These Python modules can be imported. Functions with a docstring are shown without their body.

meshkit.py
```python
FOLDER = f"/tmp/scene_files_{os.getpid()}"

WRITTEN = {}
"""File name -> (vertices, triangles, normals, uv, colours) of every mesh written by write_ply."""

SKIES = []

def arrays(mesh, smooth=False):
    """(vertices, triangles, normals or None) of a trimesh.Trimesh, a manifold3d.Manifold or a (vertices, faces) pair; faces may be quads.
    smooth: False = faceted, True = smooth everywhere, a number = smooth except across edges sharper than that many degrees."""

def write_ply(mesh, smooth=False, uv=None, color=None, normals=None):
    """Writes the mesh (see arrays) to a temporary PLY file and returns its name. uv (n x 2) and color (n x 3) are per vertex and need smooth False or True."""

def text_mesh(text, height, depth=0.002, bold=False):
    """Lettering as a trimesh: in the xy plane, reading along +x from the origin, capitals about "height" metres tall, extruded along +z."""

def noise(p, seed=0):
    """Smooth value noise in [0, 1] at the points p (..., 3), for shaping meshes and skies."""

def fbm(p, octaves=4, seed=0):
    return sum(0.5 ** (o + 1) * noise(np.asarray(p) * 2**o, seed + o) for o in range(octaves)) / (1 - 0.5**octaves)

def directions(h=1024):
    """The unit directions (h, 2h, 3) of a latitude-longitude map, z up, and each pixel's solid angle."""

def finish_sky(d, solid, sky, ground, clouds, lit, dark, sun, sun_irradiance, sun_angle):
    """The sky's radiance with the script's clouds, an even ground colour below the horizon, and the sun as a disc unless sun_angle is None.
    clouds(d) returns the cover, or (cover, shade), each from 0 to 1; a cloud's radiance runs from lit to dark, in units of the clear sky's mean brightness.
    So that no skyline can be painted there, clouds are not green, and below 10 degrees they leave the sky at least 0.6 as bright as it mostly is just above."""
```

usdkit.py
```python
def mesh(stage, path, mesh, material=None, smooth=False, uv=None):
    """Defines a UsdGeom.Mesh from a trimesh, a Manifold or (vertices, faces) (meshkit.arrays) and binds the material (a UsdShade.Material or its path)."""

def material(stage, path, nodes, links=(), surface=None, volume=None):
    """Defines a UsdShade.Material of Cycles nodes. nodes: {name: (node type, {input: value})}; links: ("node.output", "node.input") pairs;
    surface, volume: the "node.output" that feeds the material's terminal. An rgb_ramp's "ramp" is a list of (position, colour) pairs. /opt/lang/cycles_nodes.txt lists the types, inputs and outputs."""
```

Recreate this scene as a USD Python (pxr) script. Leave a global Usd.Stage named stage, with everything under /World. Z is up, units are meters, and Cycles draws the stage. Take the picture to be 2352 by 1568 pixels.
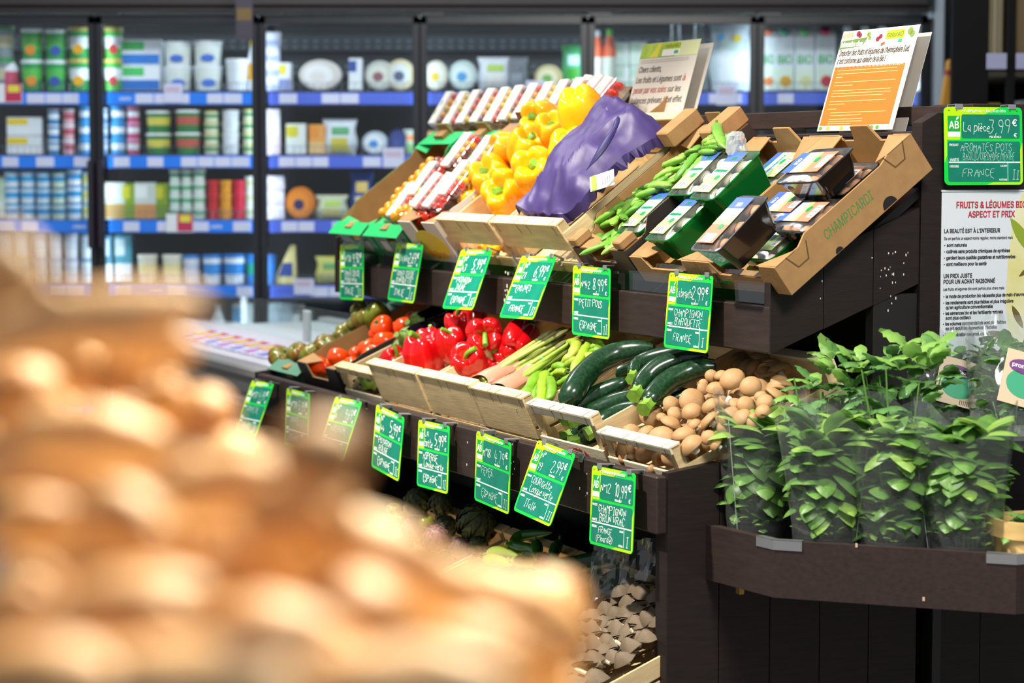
import math, random
import numpy as np, trimesh, usdkit, meshkit
from shapely.geometry import Polygon, LineString, box as sbox
from shapely import affinity, union_all
from pxr import Usd, UsdGeom, UsdLux, Gf, Sdf

# ---------------------------------------------------------------- stage, camera, lights
stage = Usd.Stage.CreateInMemory()
UsdGeom.SetStageUpAxis(stage, 'Z'); UsdGeom.SetStageMetersPerUnit(stage, 1.0)
world = UsdGeom.Xform.Define(stage, '/World')
UsdGeom.Scope.Define(stage, '/World/Looks')
stage.SetDefaultPrim(world.GetPrim())
FPX, CX, CY, EYE = 5300.0, 1176.0, 784.0, 1.4           # focal length in pixels of the 2352x1568 frame, eye height
PITCH = math.atan2(404, FPX)
fw = np.array([0, math.cos(PITCH), -math.sin(PITCH)]); upv = np.array([0, math.sin(PITCH), math.cos(PITCH)]); rt = np.array([1.0, 0, 0])
CAM = np.array([0, 0, EYE])
cam = UsdGeom.Camera.Define(stage, '/World/camera')
cam.AddTransformOp().Set(Gf.Matrix4d(*rt, 0, *upv, 0, *(-fw), 0, *CAM, 1))
cam.CreateHorizontalApertureAttr(36.0); cam.CreateVerticalApertureAttr(24.0)
cam.CreateFocalLengthAttr(36.0 * FPX / 2352)
cam.CreateFStopAttr(4.0); cam.CreateFocusDistanceAttr(4.55)
cam.CreateClippingRangeAttr(Gf.Vec2f(0.05, 100))
cam.CreateExposureAttr(0.3)

def light(kind, name, pos, aim, color, power, size=None, cone=None):
    L = getattr(UsdLux, kind).Define(stage, '/World/' + name)
    pos, aim = np.array(pos, float), np.array(aim, float)
    z = pos - aim; z /= np.linalg.norm(z)
    x = np.cross([0, 0, 1.0] if abs(z[2]) < .99 else [0, 1.0, 0], z); x /= np.linalg.norm(x); y = np.cross(z, x)
    L.AddTransformOp().Set(Gf.Matrix4d(*x, 0, *y, 0, *z, 0, *pos, 1))
    L.CreateColorAttr(Gf.Vec3f(*color)); L.CreateIntensityAttr(power)
    if kind == 'RectLight':
        L.CreateWidthAttr(size[0]); L.CreateHeightAttr(size[1])
    elif size is not None:
        L.CreateRadiusAttr(size)
    L.CreateNormalizeAttr(True)
    if cone:
        S = UsdLux.ShapingAPI.Apply(L.GetPrim()); S.CreateShapingConeAngleAttr(cone[0]); S.CreateShapingConeSoftnessAttr(cone[1])
    return L

dome = UsdLux.DomeLight.Define(stage, '/World/store_ambience')
dome.CreateColorAttr(Gf.Vec3f(0.85, 0.92, 1.0)); dome.CreateIntensityAttr(0.10)

# ---------------------------------------------------------------- frames: the produce stand stands askew to the view
TH = math.atan2(2430 * math.cos(PITCH), FPX)
U = np.array([-math.sin(TH), math.cos(TH), 0]); V = np.array([math.cos(TH), math.sin(TH), 0])
def ray(px, py): return fw + rt * (px - CX) / FPX - upv * (py - CY) / FPX
ORG = (CAM + ray(1508, 1095) * 4.14) * [1, 1, 0]          # floor point under the near end of the stand's front
def m4(x, y, z, o):
    M = np.eye(4); M[:3, 0], M[:3, 1], M[:3, 2], M[:3, 3] = x, y, z, o; return M
def tr(x, y, z): M = np.eye(4); M[:3, 3] = (x, y, z); return M
def sc(x, y=None, z=None): return np.diag([x, x if y is None else y, x if z is None else z, 1.0])
def rx(a): return trimesh.transformations.rotation_matrix(math.radians(a), [1, 0, 0])
def ry(a): return trimesh.transformations.rotation_matrix(math.radians(a), [0, 1, 0])
def rz(a): return trimesh.transformations.rotation_matrix(math.radians(a), [0, 0, 1])
ST = m4(-U, V, [0, 0, 1], ORG)                            # stand frame: x to the near end, y into the stand, z up
def tray(u, v, z, tilt): return ST @ tr(-u, v, z) @ rx(tilt)
def pick(T, px, py, h=0.0):
    """The point of the plane at height h over the tray T that is seen at a pixel of the photograph, in the tray's own coordinates."""
    Ti = np.linalg.inv(T); o = Ti[:3, :3] @ CAM + Ti[:3, 3]; d = Ti[:3, :3] @ ray(px, py)
    return o + d * (h - o[2]) / d[2]
def wpt(T, p): return T[:3, :3] @ np.asarray(p, float) + T[:3, 3]
def pickw(T, px, py, h=0.0): return wpt(T, pick(T, px, py, h))
def at_depth(px, py, y): d = ray(px, py); return CAM + d * (y / d[1])
def basis(d, roll=0):
    """A rotation whose z axis is d."""
    z = np.array(d, float); z /= np.linalg.norm(z)
    x = np.cross([0, 0, 1.0], z) if abs(z[2]) < .98 else np.cross([0, 1.0, 0], z); x /= np.linalg.norm(x)
    return m4(x, np.cross(z, x), z, [0, 0, 0]) @ rz(roll)
def basis_y(d, up=(0, 0, 1)):
    """A rotation whose y axis is d and whose z axis is as near up as can be."""
    y = np.array(d, float); y /= np.linalg.norm(y)
    x = np.cross(y, up); x /= np.linalg.norm(x)
    return m4(x, y, np.cross(x, y), [0, 0, 0])

# ---------------------------------------------------------------- things, parts, names
_used = {}
def _name(parent, name):
    k = (parent, name); n = _used.get(k, 0); _used[k] = n + 1
    return name if n == 0 else f'{name}_{n:03d}'
def _data(p, label=None, cat=None, group=None, kind=None):
    for k, v in (('label', label), ('category', cat), ('group', group), ('kind', kind)):
        if v: p.SetCustomDataByKey(k, v)
def _gf(M): return Gf.Matrix4d(*np.asarray(M, float).T.ravel())
def thing(name, label, cat, M=None, group=None, kind=None):
    x = UsdGeom.Xform.Define(stage, '/World/' + _name('/World', name))
    x.AddTransformOp().Set(_gf(np.eye(4) if M is None else M))
    p = x.GetPrim(); _data(p, label, cat, group, kind); return p
def part(parent, name, mesh, m, label=None, smooth=30, kind=None):
    if isinstance(mesh, (list,)): mesh = cat_(mesh)
    pp = str(parent.GetPath())
    g = usdkit.mesh(stage, f'{pp}/{_name(pp, name)}', mesh, m, smooth)
    p = g.GetPrim(); _data(p, label, None, None, kind); return p
def single(name, label, cat, mesh, m, M=None, group=None, kind=None, smooth=30):
    if isinstance(mesh, (list,)): mesh = cat_(mesh)
    g = usdkit.mesh(stage, '/World/' + _name('/World', name), mesh, m, smooth)
    if M is not None: g.AddTransformOp().Set(_gf(M))
    p = g.GetPrim(); _data(p, label, cat, group, kind); return p
def dup(src, M, label=None, group=None):
    was = src.GetCustomData(); base = src.GetName()
    if base[-4:-3] == '_' and base[-3:].isdigit(): base = base[:-4]
    x = UsdGeom.Xform.Define(stage, '/World/' + _name('/World', base))
    x.AddTransformOp().Set(_gf(M)); p = x.GetPrim()
    _data(p, label or was['label'], was['category'], group or was.get('group'))
    p.GetReferences().AddInternalReference(src.GetPath()); p.SetInstanceable(True); return p
class Kind:
    """One kind of thing with a few built variants; every further one is a reference to one of them."""
    def __init__(s, build, n): s.build, s.n, s.src, s.k = build, n, {}, 0
    def put(s, M, label, group=None, v=None):
        v = s.k % s.n if v is None else v; s.k += 1
        if v in s.src: return dup(s.src[v], M, label, group)
        s.src[v] = p = s.build(v, M, label, group); return p

# ---------------------------------------------------------------- materials
def C(h):
    if not isinstance(h, str): return tuple(h)
    r = [int(h[i:i + 2], 16) / 255 for i in (1, 3, 5)]
    return tuple(x / 12.92 if x < .04045 else ((x + .055) / 1.055) ** 2.4 for x in r)
_mats = {}
def mat(col, rough=.5, var=0, scale=30, stretch=None, bump=0, bscale=None, col2=None, thr=None, **kw):
    """Principled; var varies its tone by noise, col2 mixes a second colour in by noise between the two thresholds thr."""
    key = repr((col, rough, var, scale, stretch, bump, bscale, col2, thr, sorted(kw.items())))
    if key in _mats: return _mats[key]
    base = C(col)
    p = {'roughness': rough, 'base_color': base, **{k: (C(v) if isinstance(v, str) else v) for k, v in kw.items()}}
    n, l = {'p': ('principled_bsdf', p)}, []
    if var or col2 is not None or bump:
        n['tc'] = ('texture_coordinate', {}); n['mp'] = ('mapping', {'scale': stretch or (1, 1, 1)})
        l.append(('tc.object', 'mp.vector'))
    if var or col2 is not None:
        n['n'] = ('noise_texture', {'scale': scale, 'detail': 3}); l.append(('mp.vector', 'n.vector'))
        a = [max(0, x * (1 - var)) for x in base]; b = [min(1, x * (1 + var)) for x in (C(col2) if col2 is not None else base)]
        t0, t1 = thr or (.3, .7)
        n['r'] = ('rgb_ramp', {'ramp': [(t0, a), (t1, b)]}); l += [('n.fac', 'r.fac'), ('r.color', 'p.base_color')]
    if bump:
        n['n2'] = ('noise_texture', {'scale': bscale or scale * 2, 'detail': 3}); n['b'] = ('bump', {'strength': bump, 'distance': .004})
        l += [('mp.vector', 'n2.vector'), ('n2.fac', 'b.height'), ('b.normal', 'p.normal')]
    m = usdkit.material(stage, f'/World/Looks/look_{len(_mats):03d}', n, l, surface='p.BSDF')
    _mats[key] = m; return m
def film(name, tint=(1, 1, 1), gloss=.06, rough=.08, ior=1.45, haze=0.0, hazecol=(.8, .85, .85)):
    """Thin clear plastic or a pane: light passes, the surface glances."""
    n = {'t': ('transparent_bsdf', {'color': tint}), 'g': ('glossy_bsdf', {'roughness': rough, 'color': (1, 1, 1)}), 'w': ('layer_weight', {'blend': .5}),
         'e': ('math', {'math_type': 'power', 'value2': 3.0}), 'k': ('math', {'math_type': 'multiply_add', 'value2': min(.9, .55 * (ior - 1) / .45), 'value3': ((ior - 1) / (ior + 1)) ** 2}), 'm': ('mix_closure', {})}
    l = [('w.facing', 'e.value1'), ('e.value', 'k.value1'), ('k.value', 'm.fac'), ('t.BSDF', 'm.closure1'), ('g.BSDF', 'm.closure2')]
    s = 'm.closure'
    if haze:
        n['d'] = ('diffuse_bsdf', {'color': hazecol}); n['h'] = ('mix_closure', {'fac': haze}); l += [('m.closure', 'h.closure1'), ('d.BSDF', 'h.closure2')]; s = 'h.closure'
    return usdkit.material(stage, '/World/Looks/' + name, n, l, surface=s)
def leafmat(name, col, col2, trans=.35, rough=.4):
    n = {'tc': ('texture_coordinate', {}), 'n': ('noise_texture', {'scale': 40, 'detail': 2}), 'r': ('rgb_ramp', {'ramp': [(.3, C(col)), (.7, C(col2))]}),
         'p': ('principled_bsdf', {'roughness': rough}), 't': ('translucent_bsdf', {}), 'm': ('mix_closure', {'fac': trans})}
    l = [('tc.object', 'n.vector'), ('n.fac', 'r.fac'), ('r.color', 'p.base_color'), ('r.color', 't.color'), ('p.BSDF', 'm.closure1'), ('t.BSDF', 'm.closure2')]
    return usdkit.material(stage, '/World/Looks/' + name, n, l, surface='m.closure')
def emit(name, col, s): return usdkit.material(stage, '/World/Looks/' + name, {'e': ('emission', {'color': col, 'strength': s})}, [], surface='e.emission')

# ---------------------------------------------------------------- meshes
def TM(v, f): return trimesh.Trimesh(np.asarray(v, float), np.asarray(f, int), process=False)
def cat_(ms):
    vs, fs, o = [], [], 0
    for m in ms:
        vs.append(np.asarray(m.vertices)); fs.append(np.asarray(m.faces) + o); o += len(m.vertices)
    return TM(np.vstack(vs), np.vstack(fs))
def mv(m, M=None, t=None):
    v = np.asarray(m.vertices)
    if M is not None: v = v @ np.asarray(M)[:3, :3].T + np.asarray(M)[:3, 3]
    if t is not None: v = v + np.asarray(t)
    f = np.asarray(m.faces)
    if M is not None and np.linalg.det(np.asarray(M)[:3, :3]) < 0: f = f[:, ::-1]
    return TM(v, f)
_cb = None
def bx(x0, y0, z0, x1, y1, z1, c=.0015):
    """A box with chamfered edges."""
    global _cb
    if _cb is None:
        pts = [[sx * (2 if k == 0 else 1), sy * (2 if k == 1 else 1), sz * (2 if k == 2 else 1)] for sx in (-1, 1) for sy in (-1, 1) for sz in (-1, 1) for k in range(3)]
        h = trimesh.convex.convex_hull(np.array(pts, float))
        _cb = np.array(h.vertices), np.array(h.faces)
    v, f = _cb
    half = np.array([abs(x1 - x0), abs(y1 - y0), abs(z1 - z0)]) / 2; c = min(c, *(half * .45))
    mid = np.array([x0 + x1, y0 + y1, z0 + z1]) / 2
    return TM(mid + np.sign(v) * (half - c * (2 - np.abs(v))), f)
def grid(P, wrap_u=False, wrap_v=False):
    """Triangles over a grid of points P[i, j]."""
    P = np.asarray(P, float); n, m = P.shape[:2]
    i = np.arange(n if wrap_u else n - 1)[:, None]; j = np.arange(m if wrap_v else m - 1)[None, :]
    a, b, c, d = i * m + j, ((i + 1) % n) * m + j, ((i + 1) % n) * m + (j + 1) % m, i * m + (j + 1) % m
    a, b, c, d = [x.ravel() for x in np.broadcast_arrays(a, b, c, d)]
    return TM(P.reshape(-1, 3), np.vstack([np.stack([a, b, c], 1), np.stack([a, c, d], 1)]))
def lathe(prof, n=20, f=None):
    """prof: (r, z) from the bottom up; f(angle, r, z) may reshape each ring."""
    a = np.arange(n) * 2 * np.pi / n; prof = np.asarray(prof, float)
    P = np.stack([np.stack([r * np.cos(a), r * np.sin(a), np.full(n, z)], 1) for r, z in prof])
    m = grid(P.transpose(1, 0, 2), wrap_u=True)
    return m
def tube(pts, rad, n=10, cap=True, flat=1.0, up=(0, 0, 1)):
    """A tapering tube along points; flat squashes it along its local second axis."""
    p = np.asarray(pts, float); rad = np.broadcast_to(rad, (len(p),)).astype(float)
    t = np.gradient(p, axis=0); t /= np.linalg.norm(t, axis=1, keepdims=True) + 1e-12
    x = np.cross(t, np.asarray(up, float)); l = np.linalg.norm(x, axis=1, keepdims=True)
    x = np.where(l > .05, x / np.maximum(l, 1e-9), np.array([1.0, 0, 0])); y = np.cross(x, t)
    a = np.arange(n) * 2 * np.pi / n
    P = p[:, None] + rad[:, None, None] * (np.cos(a)[None, :, None] * x[:, None] + flat * np.sin(a)[None, :, None] * y[:, None])
    m = grid(P, wrap_v=True); m = TM(m.vertices, m.faces[:, ::-1])
    if cap:
        k, v, f = len(m.vertices), np.vstack([m.vertices, p[0], p[-1]]), [m.faces]
        j = np.arange(n); jj = (j + 1) % n; e = (len(p) - 1) * n
        f += [np.stack([np.full(n, k), j, jj], 1), np.stack([np.full(n, k + 1), e + jj, e + j], 1)]
        f = np.vstack(f); m = TM(v, f)
    if m.volume < 0: m = TM(m.vertices, m.faces[:, ::-1])
    return m
def curve(pts, n=14):
    """A smooth line through points (Catmull-Rom)."""
    p = np.asarray(pts, float); p = np.vstack([2 * p[0] - p[1], p, 2 * p[-1] - p[-2]])
    out = []
    for s in np.linspace(0, len(p) - 3 - 1e-6, n):
        i = int(s); t = s - i; a, b, c, d = p[i:i + 4]
        out.append(.5 * (2 * b + (c - a) * t + (2 * a - 5 * b + 4 * c - d) * t * t + (3 * b - a - 3 * c + d) * t ** 3))
    return np.array(out)
def extr(poly, d, z=0.0):
    """A polygon (shapely or points) extruded along +z by d."""
    if not hasattr(poly, 'geom_type'): poly = Polygon(poly)
    gs = [g for g in getattr(poly, 'geoms', [poly]) if g.area > 0]
    return mv(cat_([trimesh.creation.extrude_polygon(g, d, engine='earcut') for g in gs]), t=(0, 0, z))
def plate(poly, y0, y1):
    """A polygon given in (x, z), from y0 to y1."""
    m = extr(poly, abs(y1 - y0)); return mv(m, m4([1, 0, 0], [0, 0, 1], [0, -1, 0], [0, max(y0, y1), 0]))
def side(poly, x0, x1):
    """A polygon given in (y, z), from x0 to x1."""
    m = extr(poly, abs(x1 - x0)); return mv(m, m4([0, 1, 0], [0, 0, 1], [1, 0, 0], [min(x0, x1), 0, 0]))
def rrect(x0, y0, x1, y1, r): return sbox(x0 + r, y0 + r, x1 - r, y1 - r).buffer(r, quad_segs=4)
def ball(r=1.0, n=16, m=9):
    a = np.linspace(-np.pi / 2, np.pi / 2, m); return lathe(np.stack([np.cos(a) * r, np.sin(a) * r], 1), n)
def disp(m, amp, freq, seed=0):
    v = np.asarray(m.vertices); n = np.asarray(m.vertex_normals)
    return TM(v + n * ((meshkit.fbm(v * freq + seed * 17.3, 3, seed) - .5) * 2 * amp)[:, None], m.faces)

# ---------------------------------------------------------------- lettering: a pen font of strokes, and print
_G = {'A': '0228 42;1545', 'B': '02080838475638252505;253543320202', 'C': '472818061413223243', 'D': '02081836443202', 'E': '40 02 08 48;0535', 'F': '02084 8;0535',
      'G': '47280614132242 45 25', 'H': '0208;4248;0545', 'I': '1232;2228;1838', 'J': '18 48;2828 23 12 03', 'K': '0208;480542', 'L': '080242', 'M': '02 08 25 48 42', 'N': '02084248',
      'O': '18060413 22 33 44 46 38 18', 'P': '02080838475635050', 'Q': '18060413 22 33 44 46 38 18;2441', 'R': '02080838475635 05;2542', 'S': '4728180716253443321203', 'T': '0848;2822',
      'U': '08031232 43 48', 'V': '082248', 'W': '0812253248', 'X': '0248;0842', 'Y': '082548;2522', 'Z': '08480242',
      'a': '36160413 33 36 32 42', 'b': '08 02;05 26 35 33 22 02', 'c': '3516 04 13 22 33', 'd': '38 32;36160413 22 33', 'e': '04 34 35 26 15 03 12 32', 'f': '38282722;0636', 'g': '36160413 33 36 31 20 00',
      'h': '0802;0426 35 32', 'i': '1612;18 17', 'l': '1812 22', 'n': '0602;0416 26 35 32', 'o': '16040312 22 33 35 26 16', 'p': '0600;0516 26 35 33 22 02', 'q': '36160413 33;3630', 'r': '0602;0416 36',
      's': '36160534 33 2202', 't': '18132232;0636', 'u': '06031222 33 36 32', 'v': '061236', 'V_': '', 'è': '04 34 35 26 15 03 12 32;1827', 'È': '40 02 08 48;0535;1928', 'ê': '04 34 35 26 15 03 12 32;17 28 37',
      '0': '18060413 22 33 44 46 38 18', '1': '072822', '2': '07183847 46 02 42', '3': '08 48 25 44 33 22 02', '4': '18 04 44;3622', '5': '48 08 05 35 44 33 22 02', '6': '38 16 03 12 32 44 35 05', '7': '08 48 22', '8': '2818071625344332120314254738 28', '9': '45 15 07 28 47 45 32',
      ',': '1200', '.': '1213', '°': '18 07 16 27 18', '-': '0434', '/': '0148', '(': '28 06 04 21', ')': '08 26 24 01', "'": '1817', '€': '47 28 16 04 22 43;0535;0434', 'm': '0602;0516 25 22;2536 45 42'}
def _pen(ch):
    out = []
    for s in _G.get(ch, '').split(';'):
        s = s.replace(' ', ''); q = [(int(s[i]), int(s[i + 1])) for i in range(0, len(s) - 1, 2)]
        if len(q) > 1: out.append(q)
    return out
def handwriting(text, h, w=None, rng=None, slant=.12, thick=.11):
    """Pen strokes as polygons, capitals h tall, from the origin; squeezed to width w."""
    rng = rng or random.Random(len(text)); x, parts_ = 0.0, []
    for ch in text:
        if ch == ' ': x += 2.6; continue
        st = _pen(ch)
        if not st: x += 2; continue
        dy, k = rng.uniform(-.35, .35), rng.uniform(.9, 1.1)
        wmax = max(a for s in st for a, b in s)
        for s in st:
            q = [(x + a * .92 * k + rng.uniform(-.15, .15), (b - 2) * k + dy + rng.uniform(-.15, .15)) for a, b in s]
            for _ in range(1):
                if len(q) > 2: q = [q[0]] + [p for a, b in zip(q[:-1], q[1:]) for p in ((.75 * a[0] + .25 * b[0], .75 * a[1] + .25 * b[1]), (.25 * a[0] + .75 * b[0], .25 * a[1] + .75 * b[1]))] + [q[-1]]
            parts_.append(LineString(q).buffer(thick * 6 / 2 * .75, quad_segs=2))
        x += wmax * .92 + 1.15
    g = union_all(parts_); s = h / 6
    g = affinity.affine_transform(g, [s, s * slant, 0, s, 0, 0])
    if w and g.bounds[2] > w: g = affinity.scale(g, w / g.bounds[2], 1, origin=(0, 0))
    return g
def ink(polys, d=.0004): return extr(union_all([p.simplify(.0001) for p in polys]), d)
def printed(text, h, w=None, bold=False, slant=0.0, depth=.0004, right=False, squeeze=1.0):
    m = meshkit.text_mesh(text, h, depth, bold); v = np.array(m.vertices); v[:, 0] -= v[:, 0].min()
    v[:, 0] *= squeeze
    if w: v[:, 0] *= w / max(v[:, 0].max(), 1e-6)
    if right: v[:, 0] -= v[:, 0].max()
    v[:, 0] += slant * v[:, 1]
    return TM(v, m.faces)
# ---------------------------------------------------------------- lamps of the shop
def su(u, v, z): return wpt(ST, (-u, v, z))
light('SphereLight', 'aisle_spot_near', su(0.35, -1.5, 3.3), su(0.45, 0.18, .9), (1, .93, .82), 185, .05, (24, .5))
light('SphereLight', 'aisle_spot_far', su(1.75, -1.15, 3.4), su(1.65, 0.12, .95), (1, .93, .82), 125, .05, (22, .7))
light('SphereLight', 'bin_spot', (0.35, 2.0, 2.7), (-0.08, .92, 1.25), (1, .90, .64), 200, .04, (28, .8))
light('RectLight', 'ceiling_panel', (0.8, 2.0, 3.0), (0.9, 4.0, 1.0), (1, .97, .9), 26, (.9, .5))
light('RectLight', 'freezer_aisle_panel', (-1.3, 6.9, 3.3), (-1.2, 7.3, .8), (.95, .97, 1), 7, (.6, .6))
light('RectLight', 'fridge_aisle_panel', (-0.2, 6.9, 3.3), (-0.2, 8.8, 1.3), (.9, .95, 1), 20, (3.0, .4))

# ---------------------------------------------------------------- the room
floor_m = mat('#8d8a86', .25, var=.12, scale=3)
single('floor', 'pale grey shop floor under the produce stand', 'floor', bx(-5, -2, -.05, 5, 11.0, 0, .001), floor_m, kind='structure')
single('wall_back', 'dark shop wall behind the glass door fridges', 'wall', bx(-5, 9.95, 0, 5, 10.05, 3.6, .001), mat('#3a3836', .8), kind='structure')
single('wall_right', 'dark shop wall right of the storage rack', 'wall', bx(3.2, 5.0, 0, 3.3, 10.0, 3.6, .001), mat('#2c2a29', .8), kind='structure')

# ---------------------------------------------------------------- the produce stand
DARK = mat('#1f1513', .6, var=.22, scale=14, stretch=(1, 1, 9), bump=.1, bscale=60, specular_ior_level=.3)
DARKH = mat('#2b1f1c', .55, var=.22, scale=14, stretch=(1, 9, 9), bump=.1, bscale=60, specular_ior_level=.35)
BLACK = mat('#15110f', .5, var=.2, scale=20)
CHIP = mat('#b9a48a', .8); CHIPW = mat('#d9d6cf', .8)
clear = film('clear_acrylic', (.97, .98, .98), rough=.04)
stand = thing('produce_stand', 'dark brown wooden stepped produce stand carrying the crates of vegetables', 'display stand', ST)
LEN = 2.29
part(stand, 'front_board', bx(-LEN, 0, .738, 0, .022, .843, .003), DARKH)
part(stand, 'front_board', bx(-LEN, .232, 1.056, 0, .254, 1.144, .003), DARKH)
part(stand, 'front_board', bx(-LEN, -.35, .15, -.03, -.33, .285, .003), DARKH)
part(stand, 'shelf_board', side([(.022, .775), (.56, .98), (.56, .965), (.022, .76)], -LEN, -.005), BLACK)
part(stand, 'shelf_board', side([(.254, 1.13), (.56, 1.36), (.56, 1.34), (.254, 1.11)], -LEN, -.005), BLACK)
part(stand, 'shelf_board', side([(-.33, .276), (.4, .571), (.4, .551), (-.33, .256)], -LEN, -.03), BLACK)
part(stand, 'back_panel', bx(-LEN, .60, 0, 0, .62, 1.34), BLACK)
part(stand, 'back_panel', bx(-LEN, .42, 0, -.03, .44, .74), BLACK)
# end planks of the two trays and of the wall below
E_ = [.022, .130, .238, .346, .454, .562]
for a, b in zip(E_[:-1], E_[1:]):
    za, zb = .848 + .137 * (a - .022), .848 + .137 * (b - .022)
    part(stand, 'end_plank', side([(a + .001, 0), (b - .001, 0), (b - .001, zb), (a + .001, za)], -.022, 0), DARK)
for a, b in ((.232, .346), (.346, .454), (.454, .556)):
    up_ = lambda v: 1.194 + (v - .232) * .393; lo_ = lambda v: 1.056 + (v - .232) * .378
    part(stand, 'tray_end_plank', side([(a + .0008, lo_(a)), (b - .0008, lo_(b)), (b - .0008, up_(b)), (a + .0008, up_(a))], -.02, .002), DARK)
part(stand, 'corner_post', bx(-.045, .022, 0, -.001, .05, .84, .002), DARK)
part(stand, 'support_post', bx(-.03, .458, .83, -.001, .556, 1.16, .002), BLACK)
part(stand, 'rear_post', side([(.556, .85), (.602, .85), (.602, 1.497), (.594, 1.499), (.558, 1.480)], -.03, .004), DARK)
for a in (.604, .712, .820, .928, 1.036):
    part(stand, 'end_wall_plank', side([(a, 0), (a + .106, 0), (a + .106, 1.500), (a, 1.498)], -.024, -.002), DARK)
part(stand, 'top_rail', bx(-1.95, .655, 1.478, -.03, .695, 1.515, .002), DARKH)
part(stand, 'ledge', bx(-1.95, .615, 1.456, -.03, .655, 1.466, .002), DARKH)
part(stand, 'cross_rail', bx(-.16, .695, 1.485, -.03, 1.2, 1.518, .002), DARKH)
for u in (1.95, 1.2, .6): part(stand, 'rail_bracket', bx(-u, .62, 1.33, -u + .03, .66, 1.478), BLACK)
part(stand, 'rail_knob', mv(ball(.014, 12, 7), t=(-.12, .66, 1.44)), mat('#0b0b0b', .3))
part(stand, 'acrylic_guard', bx(-LEN, .233, 1.146, -.004, .237, 1.206, .001), clear, 'clear acrylic strip')
for u in (LEN, 1.46, .62):
    part(stand, 'guard_block', bx(-u, .238, 1.144, -u + .03, .262, 1.2, .002), DARK)
part(stand, 'end_plank', side([(0, 0), (.556, 0), (.556, .92), (0, .846)], -LEN, -LEN + .02), DARK)
part(stand, 'tray_end_plank', side([(.232, 1.056), (.556, 1.18), (.556, 1.321), (.232, 1.205)], -LEN - .004, -LEN + .016), DARK)
rng = random.Random(5)
for kx, yy, zz, n, s in ((-1.16, -.0006, 1.11, 14, .03), (0, 0, 0, 0, 0)):
    chips = []
    for _ in range(n):
        x, z, w = kx + rng.gauss(0, s * .35), zz + rng.gauss(0, s * .6), rng.uniform(.0012, .003)
        chips.append(bx(x, .2305, z, x + w, .2325, z + w * rng.uniform(1, 3), .0003))
    if chips: part(stand, 'paint_chip', chips, CHIPW, 'pale chips in the paint', kind='stuff')
ch = []
for _ in range(26):
    y = rng.uniform(.30, .54); z = 1.08 + (y - .25) * .39 + rng.uniform(.0, .09)
    if rng.random() < .5: y, z = .49 + rng.gauss(0, .012), 1.2 + rng.gauss(0, .03)
    w = rng.uniform(.001, .0028); ch.append(bx(.0015, y, z, .0028, y + w, z + w * rng.uniform(1, 2.5), .0003))
part(stand, 'paint_chip', ch, CHIPW, 'pale chips in the paint', kind='stuff')
ch = []
for _ in range(22):
    x = -rng.choice([.27, .31, .62, .66, .84, 1.0, 1.1]) + rng.gauss(0, .012); z = rng.uniform(.75, .835); w = rng.uniform(.001, .0025)
    ch.append(bx(x, -.0008, z, x + w, .0005, z + w * rng.uniform(1, 2.5), .0003))
part(stand, 'paint_chip', ch, CHIPW, 'pale chips in the paint', kind='stuff')

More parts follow.
